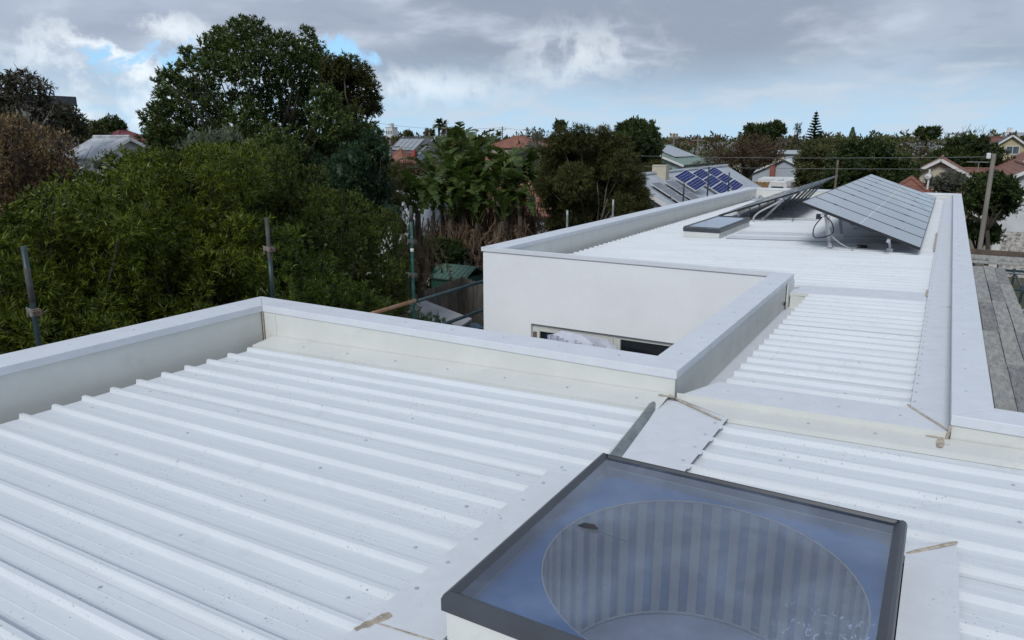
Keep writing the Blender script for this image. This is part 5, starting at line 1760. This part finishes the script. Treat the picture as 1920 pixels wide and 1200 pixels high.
tree('evergreen_tree', 'broad dark evergreen beyond the solar panels', 'tree', gp(1640, 320, 56), px_clumps([(1600, 285, 22), (1625, 278, 20), (1650, 285, 22), (1580, 305, 24), (1615, 310, 28), (1655, 310, 28), (1685, 305, 20), (1570, 335, 24), (1605, 340, 28), (1650, 342, 28), (1690, 335, 26), (1710, 320, 16), (1558, 322, 14), (1640, 271, 11), (1597, 272, 10), (1560, 350, 20), (1600, 362, 22), (1640, 365, 22), (1700, 352, 20)], 56, dj=1.5, flat=0.85), L_DARK, BARK, 0.25, 340, 0.24, 0.10, sprig=6, inner=0.6, tvar=0.8)
round_tree('dark_tree', 'flat topped dark tree on the skyline right of the evergreen', 1739, 237, 262, 44, 150, 16, L_DARK, 0.6, 0.26, 45, 0.34, sprig=5, inner=0.75)
tree('green_tree', 'round green tree behind the leaning pole', 'tree', gp(1812, 290, 78), px_clumps([(1790, 276, 16), (1815, 268, 15), (1840, 273, 17), (1862, 286, 16), (1766, 294, 16), (1795, 300, 22), (1830, 300, 24), (1860, 306, 18), (1750, 306, 11), (1778, 314, 14), (1820, 320, 18)], 78, dj=1.5, flat=0.85), L_DARK, BARK, 0.25, 260, 0.30, 0.12, sprig=6, inner=0.6, tvar=0.8)
tree('garden_shrub', 'dense dark shrub round the foot of the leaning pole', 'shrub', gp(1862, 370, 43), px_clumps([(1835, 346, 18), (1860, 341, 18), (1885, 350, 18), (1905, 365, 14), (1820, 364, 16), (1850, 365, 22), (1880, 372, 20), (1840, 386, 18), (1870, 390, 18), (1814, 382, 12), (1895, 388, 12)], 43, dj=0.8), L_DARK, BARK, 0.12, 480, 0.20, 0.085, sprig=6, inner=0.6, tvar=0.7)
round_tree('garden_shrub', 'pale olive shrub left of the leaning pole', 1775, 318, 368, 70, 46, 22, L_FARG, 0.18, 0.06, 260, 0.3, sprig=6, inner=0.6, cat='shrub')
round_tree('garden_shrub', 'low dark green undergrowth below the leaning pole', 1838, 400, 462, 80, 45, 26, L_DARK, 0.2, 0.08, 260, 0.28, sprig=6, cat='shrub')
round_tree('grey_tree', 'thin grey green tree left of the brown fine leaved tree', 1010, 232, 272, 44, 85, 14, L_FARG, 0.30, 0.10, 45, 0.3, inner=0, sprig=5, twig=4)
round_tree('grey_tree', 'grey brown bush below the thin grey tree', 1000, 262, 305, 50, 60, 14, L_FARG, 0.26, 0.07, 130, 0.32, sprig=6)
round_tree('skyline_gum', 'tall umbrella crowned gum on the skyline above the brown tree', 1052, 221, 250, 33, 120, 10, L_DARK, 0.5, 0.2, 40, 0.4, sprig=5, inner=0.6)
round_tree('far_tree', 'dark rounded tree on the left skyline, left of a pair', 172, 221, 266, 46, 95, 22, L_FAR, 0.40, 0.17, 75, 0.36, sprig=5, inner=0.7)
round_tree('far_tree', 'dark rounded tree on the left skyline, right of a pair', 213, 214, 266, 50, 100, 24, L_DARK, 0.40, 0.17, 75, 0.36, sprig=5, inner=0.7)
round_tree('far_tree', 'bronze green tree before the distant solar roof', 870, 258, 300, 95, 75, 26, L_YELLOW, 0.30, 0.10, 90, 0.28, sprig=5)
round_tree('far_tree', 'reddish brown bush below the orange hip roofs', 770, 300, 345, 95, 52, 26, L_RUST, 0.22, 0.07, 120, 0.28, sprig=5)
round_tree('far_tree', 'dark bush under the orange tiled hip roof', 725, 295, 335, 50, 48, 14, L_CASU, 0.2, 0.07, 160, 0.32, sprig=5)

# bare winter tree on the right skyline
bt = thing('bare_tree', 'leafless winter tree on the right skyline', 'tree', gp(1800, 250, 115))
mb = MB()
def grow(a, d, L, r, depth):
    b = a + d * L
    mb.tube([a, a.lerp(b, 0.5) + Vector((random.gauss(0, 0.04), random.gauss(0, 0.04), 0)) * L, b], [r, r * 0.85, r * 0.7], 5)
    if depth:
        for _ in range(3 if depth > 2 else 2):
            nd = (d + Vector((random.gauss(0, 0.45), random.gauss(0, 0.45), random.uniform(-0.1, 0.35)))).normalized()
            grow(b, nd, L * random.uniform(0.62, 0.82), r * 0.62, depth - 1)
grow(Vector(bt.location), Vector((0, 0, 1)), 3.1, 0.20, 5)
mb.build('trunk', GREYBARK, bt)

# pine with level tiers of branches
npn = thing('norfolk_pine', 'tiered pine standing up on the skyline', 'tree', gp(1528, 240, 150))
b0 = Vector(npn.location)
ht = PH(1528, 207, 150).z
MB().tube([b0, b0 + Vector((0, 0, ht))], [0.35, 0.03], 8).build('trunk', BARK, npn)
V, T = [], []
z = 4.0
while z < ht - 0.2:
    rad = (ht - z) / (ht - 4.0) * 2.9 + 0.12
    for k in range(7):
        a = k * 6.283 / 7 + z
        for s in range(int(14 + rad * 26)):
            t_ = random.random()
            p = b0 + Vector((math.cos(a) * rad * t_, math.sin(a) * rad * t_, z + 0.22 * t_ * rad + random.gauss(0, 0.05)))
            dd = Vector((math.cos(a), math.sin(a), 0.5)).normalized()
            e = dd * 0.30
            s_ = Vector((-math.sin(a), math.cos(a), 0)) * 0.24 * (1.1 - t_ * 0.6) + Vector((0, 0, random.gauss(0, 0.05)))
            V.append([p - s_, p + e * 0.3, p + s_, p - e])
            T.append(random.random())
    z += 0.5
quads('crown', np.array([[tuple(q) for q in f] for f in V]), L_DARK, npn, np.array(T))
np2 = thing('norfolk_pine', 'tiny distant pine on the skyline right of the tiered pine', 'tree', gp(1598, 250, 330))
b0 = Vector(np2.location)
ht = PH(1598, 240, 330).z
MB().tube([b0, b0 + Vector((0, 0, ht))], [0.3, 0.05], 6).build('trunk', BARK, np2)
V, T = [], []
for k in range(260):
    z = random.uniform(5, ht)
    rad = (ht - z) / (ht - 5) * 2.2 + 0.1
    a = random.uniform(0, 6.28)
    p = b0 + Vector((math.cos(a) * rad, math.sin(a) * rad, z))
    V.append([p, p + Vector((0.5, 0, 0.2)), p + Vector((0.2, 0.3, 0.6)), p + Vector((-0.4, 0, 0.2))])
    T.append(random.random())
quads('crown', np.array([[tuple(q) for q in f] for f in V]), L_TEAL, np2, np.array(T))

# palms on the skyline
def palm(label, px, yt, d):
    t = thing('palm_tree', label, 'palm', gp(px, 250, d))
    h = PH(px, yt + 6, d)
    MB().tube([t.location, Vector((h.x, h.y, h.z - 0.2))], [0.28, 0.2], 8).build('trunk', GREYBARK, t)
    V, T = [], []
    for k in range(36):
        a = random.uniform(0, 6.28)
        el = random.uniform(-0.7, 1.1)
        d_ = Vector((math.cos(a) * math.cos(el), math.sin(a) * math.cos(el), math.sin(el)))
        s_ = d_.cross(Vector((0, 0, 1))).normalized() * 0.22
        q0 = Vector(h)
        q1 = q0 + d_ * 0.8
        q2 = q1 + d_ * 0.6 + Vector((0, 0, -0.25))
        V += [[q0 - s_ * 0.3, q0 + s_ * 0.3, q1 + s_, q1 - s_], [q1 - s_ * 1.3, q1 + s_ * 1.3, q2 + s_ * 0.4, q2 - s_ * 0.4]]
        T += [random.random(), random.random()]
    quads('crown', np.array([[tuple(q) for q in f] for f in V]), L_DARK, t, np.array(T))


palm('left one of the two slender palms on the skyline', 823, 226, 130)
palm('right one of the two slender palms on the skyline', 831, 228, 130)
round_tree('far_tree', 'dark tree against the two slender palms', 838, 234, 262, 26, 140, 8, L_FAR, 0.5, 0.2, 45, 0.4, sprig=5)
round_tree('far_tree', 'dark brown rounded tree left of the two palms', 805, 238, 262, 24, 150, 8, L_CASU, 0.5, 0.2, 45, 0.4, sprig=5)
round_tree('far_tree', 'low wide tree on the skyline above the solar roof', 764, 243, 262, 30, 160, 8, L_FAR, 0.5, 0.2, 45, 0.4, sprig=5)
round_tree('far_tree', 'small cone of dark foliage on the skyline left of the long orange roof', 935, 240, 258, 12, 170, 5, L_FAR, 0.5, 0.2, 45, 0.5, sprig=5)

# everything beyond: a belt of suburban trees that reads as one mass
V, T, V2, T2 = [], [], [], []
for i in range(1650):
    d = 76 * (1 + 7.0 * random.random() ** 1.9)
    az = random.uniform(-70, 9)
    x, y = d * math.sin(RAD(az)), d * math.cos(RAD(az))
    if 58 < y < 69 or (abs(x + 27) < 8 and 66 < y < 84) or (-14.8 < az < -6.5 and d < 118):
        continue
    hmax = 3.6 + 3.0 * random.random() + (min(d, 500) / 500) * 3.4 * random.random()
    if d < 130:
        hmax = min(hmax, 6.4)
    else:
        hmax = random.uniform(5.6, 8.3 + min(d, 450) / 230) * (1.0 if random.random() < 0.75 else 1.12)
    rx = random.uniform(1.4, 3.4) * (1 + d / 600)
    cl = []
    for k in range(7):
        cl.append((x + random.gauss(0, rx * 0.45), y + random.gauss(0, rx * 0.45), hmax * random.uniform(0.45, 0.85), rx * 0.5, rx * 0.5, hmax * 0.2))
    L = 0.0042 * d + 0.1
    v, ti = leaves(cl, 34 / (rx * rx * 0.2), L, L * 0.5, sprig=4, shell=0.4, up=0.3)
    (V if random.random() < 0.66 else V2).append(v)
    (T if V and V[-1] is v else T2).append(ti)
o = quads('distant_treeline', np.concatenate(V), L_FAR, None, np.concatenate(T), kind='stuff')
o['label'] = 'green belt of suburban treetops reaching to the horizon'
o['category'] = 'trees'
o = quads('distant_brown_treeline', np.concatenate(V2), L_FARB, None, np.concatenate(T2), kind='stuff')
o['label'] = 'brown leafless treetops mixed among the distant green trees'
o['category'] = 'trees'
# roofs scattered among those trees
spots = [(640, 300), (1290, 260), (1330, 262), (1350, 270), (1500, 262), (1690, 272), (1715, 268), (1755, 268), (1780, 272), (1840, 262), (1120, 262), (1275, 262), (150, 258), (1240, 258), (905, 262), (870, 262), (1000, 266), (1700, 285)]
words = ['dark grey', 'brown tiled', 'dull grey', 'mid grey']
DULLR = mat('dull_grey_roof', (0.17, 0.175, 0.18), 0.7, var=0.15)
rm = [SLATE, TERRA2, DULLR, DULLR]
for i, (px, py) in enumerate(spots):
    d = random.uniform(130, 300)
    p = PH(px, py, d)
    hgt = max(4.6, min(7.2, p.z + 0.3))
    gable_house('distant_house', 'distant %s roof among trees, %s in the row along the horizon' % (words[i % 4], ['first', 'second', 'third', 'fourth', 'fifth', 'sixth', 'seventh', 'eighth', 'ninth', 'tenth', 'eleventh', 'twelfth', 'thirteenth', 'fourteenth', 'fifteenth', 'sixteenth', 'seventeenth', 'eighteenth'][sorted(range(18), key=lambda q: spots[q][0]).index(i)]), p.x, p.y, random.uniform(8, 12), 7.5, hgt - 2, hgt, random.choice([CREAM, BRICK]), rm[i % 4], random.choice('xy'), 0.4, hip=random.choice([0, 2.5]))

# ================================================================== yard beside the white wall
shed = thing('garden_shed', 'small dark green steel garden shed behind the paling fence', 'shed', gp(856, 520, 31.8))
s0 = Vector(shed.location)
MB().box(s0.x - 0.95, s0.x + 0.75, s0.y - 0.6, s0.y + 1.0, 0, 1.8).build('wall', SHEDG, shed)
rf = MB()
rf.slab([(s0.x - 1.1, s0.y - 0.75, 1.78), (s0.x + 0.9, s0.y - 0.75, 1.78), (s0.x + 0.9, s0.y + 0.25, 2.25), (s0.x - 1.1, s0.y + 0.25, 2.25)], 0.04)
rf.slab([(s0.x - 1.1, s0.y + 0.25, 2.25), (s0.x + 0.9, s0.y + 0.25, 2.25), (s0.x + 0.9, s0.y + 1.2, 1.78), (s0.x - 1.1, s0.y + 1.2, 1.78)], 0.04)
SHEDR = mat('shed_roof_green', (0.095, 0.165, 0.13), 0.5, var=0.12)
so = rf.build('roof', SHEDR, shed)
for k in range(9):
    x = s0.x - 1.05 + k * 0.235
    MB().bar((x, s0.y - 0.75, 1.79), (x, s0.y + 0.24, 2.26), 0.03, 0.025).build('roof_rib', SHEDR, so)

fence = thing('paling_fence', 'weathered grey timber paling fence in the yard below the white wall', 'fence', gp(840, 560, 28))
a, b, c = PH(778, 552, 27.0), PH(868, 519, 28.6), PH(940, 550, 26.0)
for (p, q) in ((a, b), (b, c)):
    cnt = int(math.hypot(q.x - p.x, q.y - p.y) / 0.105)
    dd_ = Vector((q.x - p.x, q.y - p.y, 0)).normalized()
    for k in range(cnt):
        u = p.lerp(q, (k + 0.5) / cnt)
        h = u.z + random.uniform(-0.04, 0.04)
        u = Vector((u.x, u.y, 0))
        d_ = dd_ * 0.047
        nn = Vector((-d_.y, d_.x, 0)).normalized() * random.uniform(0.006, 0.02)
        MB().hexa([u - d_ - nn, u + d_ - nn, u + d_ + nn, u - d_ + nn], [v_ + Vector((0, 0, h)) for v_ in (u - d_ - nn, u + d_ - nn, u + d_ + nn, u - d_ + nn)]).build('paling', PALING, fence)
pd = MB()
pa, pb, pc, pd_ = gp(740, 560, 27), gp(800, 560, 27.5), gp(900, 612, 25), gp(770, 640, 20)
pd.add([(q.x, q.y, 0.012) for q in (pa, pb, pc, pd_)], [(0, 1, 2, 3)])
struct(pd.build('path', CONC))
cano = MB()
p0, p1, p2, p3 = PH(752, 560, 19.5), PH(793, 558, 20.5), PH(885, 597, 18.5), PH(845, 622, 17.0)
zz = p2.z
cano.slab([(p0.x, p0.y, zz + 0.1), (p3.x, p3.y, zz), (p2.x, p2.y, zz), (p1.x, p1.y, zz + 0.1)], 0.05)
co_ = cano.build('lean_to_roof', CONC)
tag(co_, 'pale grey flat lean to roof at the foot of the fence', 'roof')
hoop = thing('netted_hoop', 'arched grey netted plant cover beside the shed', 'plant cover', gp(895, 490, 31))
h0 = Vector(hoop.location)
mb = MB()
for i in range(6):
    for j in range(10):
        pass
pts = []
for j in range(11):
    an = math.pi * j / 10
    pts.append((math.cos(an) * 1.0, math.sin(an) * 2.6))
for yv in (0, 1.4):
    MB().tube([(h0.x + x + 0.6, h0.y + yv + 1.5, z) for x, z in pts], 0.03, 6).build('hoop', GALV, hoop)
nb = MB()
for j in range(10):
    (x0_, z0_), (x1_, z1_) = pts[j], pts[j + 1]
    nb.add([(h0.x + x0_ + 0.6, h0.y + 1.5, z0_), (h0.x + x1_ + 0.6, h0.y + 1.5, z1_), (h0.x + x1_ + 0.6, h0.y + 2.9, z1_), (h0.x + x0_ + 0.6, h0.y + 2.9, z0_)], [(0, 1, 2, 3)])
nb.build('netting', MESHNET, hoop, smooth=True)
tp = MB()
pc_ = PH(893, 607, 17.5)
vs, fs = [], []
for i in range(9):
    for j in range(9):
        vs.append((pc_.x - 0.7 + i * 0.2, pc_.y - 0.6 + j * 0.2, pc_.z + 0.10 * math.sin(i * 1.3 + j) - 0.05 * j + 0.05 * math.sin(j * 2.1)))
for i in range(8):
    for j in range(8):
        q = i * 9 + j
        fs.append((q, q + 9, q + 10, q + 1))
tp.add(vs, fs)
to = tp.build('tarpaulin', TARP, smooth=True)
tag(to, 'shiny dark blue tarpaulin bundled against the white wall', 'tarpaulin')

# ================================================================== street things beyond the roof
pole = thing('utility_pole', 'weathered grey timber pole with a white cap piece in front of the white gable', 'pole', gp(1850, 380, 28))
q0 = Vector(pole.location)
zt_ = PH(1862, 288, 28).z
MB().tube([q0, q0 + Vector((0, 0, zt_))], [0.085, 0.066], 12).build('post', POLE, pole, smooth=True)
MB().box(q0.x - 0.20, q0.x - 0.08, q0.y - 0.12, q0.y + 0.0, zt_ - 0.16, zt_ + 0.02).build('insulator', WHITE, pole, bevel=0.02)
pole2 = thing('utility_pole', 'dark slim pole at the end of the left solar array', 'pole', gp(1568, 330, 37))
z2 = PH(1568, 300, 37).z
MB().tube([pole2.location, Vector(pole2.location) + Vector((0, 0, z2))], [0.06, 0.05], 10).build('post', TIMBER, pole2, smooth=True)
for (px, yt, d, lb) in ((1022, 0, 0, ''),):
    pass
for (px, yt, d, lb) in ((942, 237, 150, 'far utility pole with a crossarm left of the long orange roof'), (988, 238, 150, 'far utility pole with a crossarm right of the long orange roof'),
                        (837, 232, 110, 'far utility pole beside the two slender palms'), (805, 248, 90, 'utility pole in front of the distant solar roof'),
                        (1264, 250, 95, 'utility pole behind the pale green roof'), (1310, 255, 100, 'thin pole right of the pale green roof'), (1133, 237, 150, 'far utility pole left of the dome shaped tree'),
                        (731, 262, 60, 'utility pole before the orange tiled hip roof')):
    t = thing('utility_pole', lb, 'pole', gp(px, 250, d))
    zt2 = PH(px, yt, d).z
    b0 = Vector(t.location)
    MB().tube([b0, b0 + Vector((0, 0, zt2))], [0.15, 0.11], 8).build('post', POLE, t)
    MB().box(b0.x - 0.9, b0.x + 0.9, b0.y - 0.05, b0.y + 0.05, zt2 - 0.6, zt2 - 0.48).build('crossarm', POLE, t)


def wire(label, a, b, sag, r):
    a, b = Vector(a), Vector(b)
    pts = [a.lerp(b, k / 20) + Vector((0, 0, -sag * 4 * (k / 20) * (1 - k / 20))) for k in range(21)]
    o = MB().tube(pts, r, 5).build('overhead_wire', WIRE)
    tag(o, label, 'wire')


wire('upper overhead wire crossing the evergreen to the leaning pole', PH(1100, 289, 38), q0 + Vector((-0.1, 0, zt_ - 0.1)), 0.10, 0.009)
wire('lower overhead wire crossing behind the solar panels', PH(1100, 309, 36), PH(1860, 317, 28.5), 0.06, 0.008)
wire('wire across the garden left of the paddle leaves, upper', PH(690, 272, 58), PH(1100, 289, 46), 0.1, 0.015)
wire('wire across the garden left of the paddle leaves, lower', PH(690, 292, 48), PH(1100, 309, 44), 0.1, 0.015)
wire('faint wire above the skyline left of the palms', PH(690, 228, 150), PH(942, 239, 150), 0.8, 0.025)
wire('faint wire above the skyline between the far poles', PH(942, 239, 150), PH(1133, 240, 150), 0.8, 0.025)

ant = thing('television_aerial', 'television aerial on the low red tiled roof', 'aerial', PH(1834, 315, 60).to_tuple()[:2] + (0,))
a0 = Vector(ant.location)
za_ = PH(1834, 304, 60).z
MB().tube([a0 + Vector((0, 0, 4.5)), a0 + Vector((0, 0, za_))], 0.025, 6).build('mast', GALV, ant)
MB().tube([a0 + Vector((-0.75, 0, za_)), a0 + Vector((0.6, 0, za_))], 0.025, 6).build('boom', GALV, ant)
for k in range(7):
    MB().tube([a0 + Vector((-0.7 + k * 0.2, -0.35, za_)), a0 + Vector((-0.7 + k * 0.2, 0.35, za_))], 0.012, 5).build('element', GALV, ant)

# caravan, fence and yards beyond the far end of the roof
cv = thing('caravan', 'white caravan parked in front of the blue grey house', 'caravan', gp(1458, 345, 84))
c0 = Vector(cv.location)
prof = [(-0.95, 0.5), (-1.05, 1.2), (-1.0, 2.1), (-0.8, 2.6), (0.8, 2.6), (1.0, 2.1), (1.05, 1.2), (0.95, 0.5)]
mb = MB()
for yy in (0, 4.2):
    mb.v += [(c0.x + x * (1 if yy else 0.94), c0.y + yy, z * (1 if yy else 0.98) + 0.85) for x, z in prof]
k = len(prof)
mb.f += [(i, (i + 1) % k, (i + 1) % k + k, i + k) for i in range(k)] + [tuple(range(k - 1, -1, -1)), tuple(range(k, 2 * k))]
mb.build('body', WHITE, cv, bevel=0.08)
MB().box(c0.x - 0.62, c0.x + 0.62, c0.y - 0.04, c0.y + 0.02, 2.35, 2.85).build('window', DARKGLASS, cv)
MB().box(c0.x - 0.3, c0.x + 0.3, c0.y + 1.2, c0.y + 1.8, 3.45, 3.58).build('roof_vent', PALER, cv)
for s in (-0.9, 0.9):
    MB().tube([(c0.x + s - 0.1, c0.y + 2.2, 0.42), (c0.x + s + 0.1, c0.y + 2.2, 0.42)], 0.42, 14).build('wheel', CABLE, cv)
MB().box(c0.x - 0.7, c0.x + 0.7, c0.y - 0.1, c0.y + 4, 0.55, 1.36).build('chassis', CABLE, cv)
bfn = thing('board_fence', 'grey brown timber fence right of the caravan', 'fence', gp(1512, 340, 86))
for k in range(34):
    x = bfn.location.x - 2.1 + k * 0.125
    yb_ = bfn.location.y
    MB().box(x, x + 0.118, yb_, yb_ + 0.03 + random.uniform(0, 0.02), 0, 3.15 + random.uniform(-0.04, 0.04)).build('paling', PALING, bfn)
OCH = mat('ochre_fence', (0.22, 0.125, 0.05), 0.85, var=0.25)
bf2 = thing('board_fence', 'orange brown timber fence left of the caravan', 'fence', gp(1424, 340, 86))
for k in range(14):
    x = bf2.location.x - 1.1 + k * 0.16
    yb_ = bf2.location.y
    MB().box(x, x + 0.15, yb_, yb_ + 0.03, 0, 3.2 + random.uniform(-0.04, 0.04)).build('paling', OCH, bf2)
# pale painted brick wall of the house at the right
pw = thing('brick_wall', 'pale painted brick wall and pier below the dark shrub at the right', 'wall', (4.4, 50, 0))
PBR = mat('painted_brick', (0.50, 0.48, 0.45), 0.85, var=0.2, vscale=5, dirt=(0.22, 0.19, 0.16), dscale=4, dlo=0.5, dhi=0.6)
for r_ in range(15):
    for q in range(9):
        x = 3.1 + q * 0.40 + (0.20 if r_ % 2 else 0)
        MB().box(x, x + 0.385, 50, 50.2, r_ * 0.17, r_ * 0.17 + 0.158).build('brick', PBR, pw)
MB().box(3.1, 6.9, 50.02, 50.18, 0, 2.55).build('mortar', CONC, pw)
dr = MB().box(2.6, 3.0, 49.9, 50.25, 0, 2.9).build('pier', WHITE, pw)
ltt = MB()
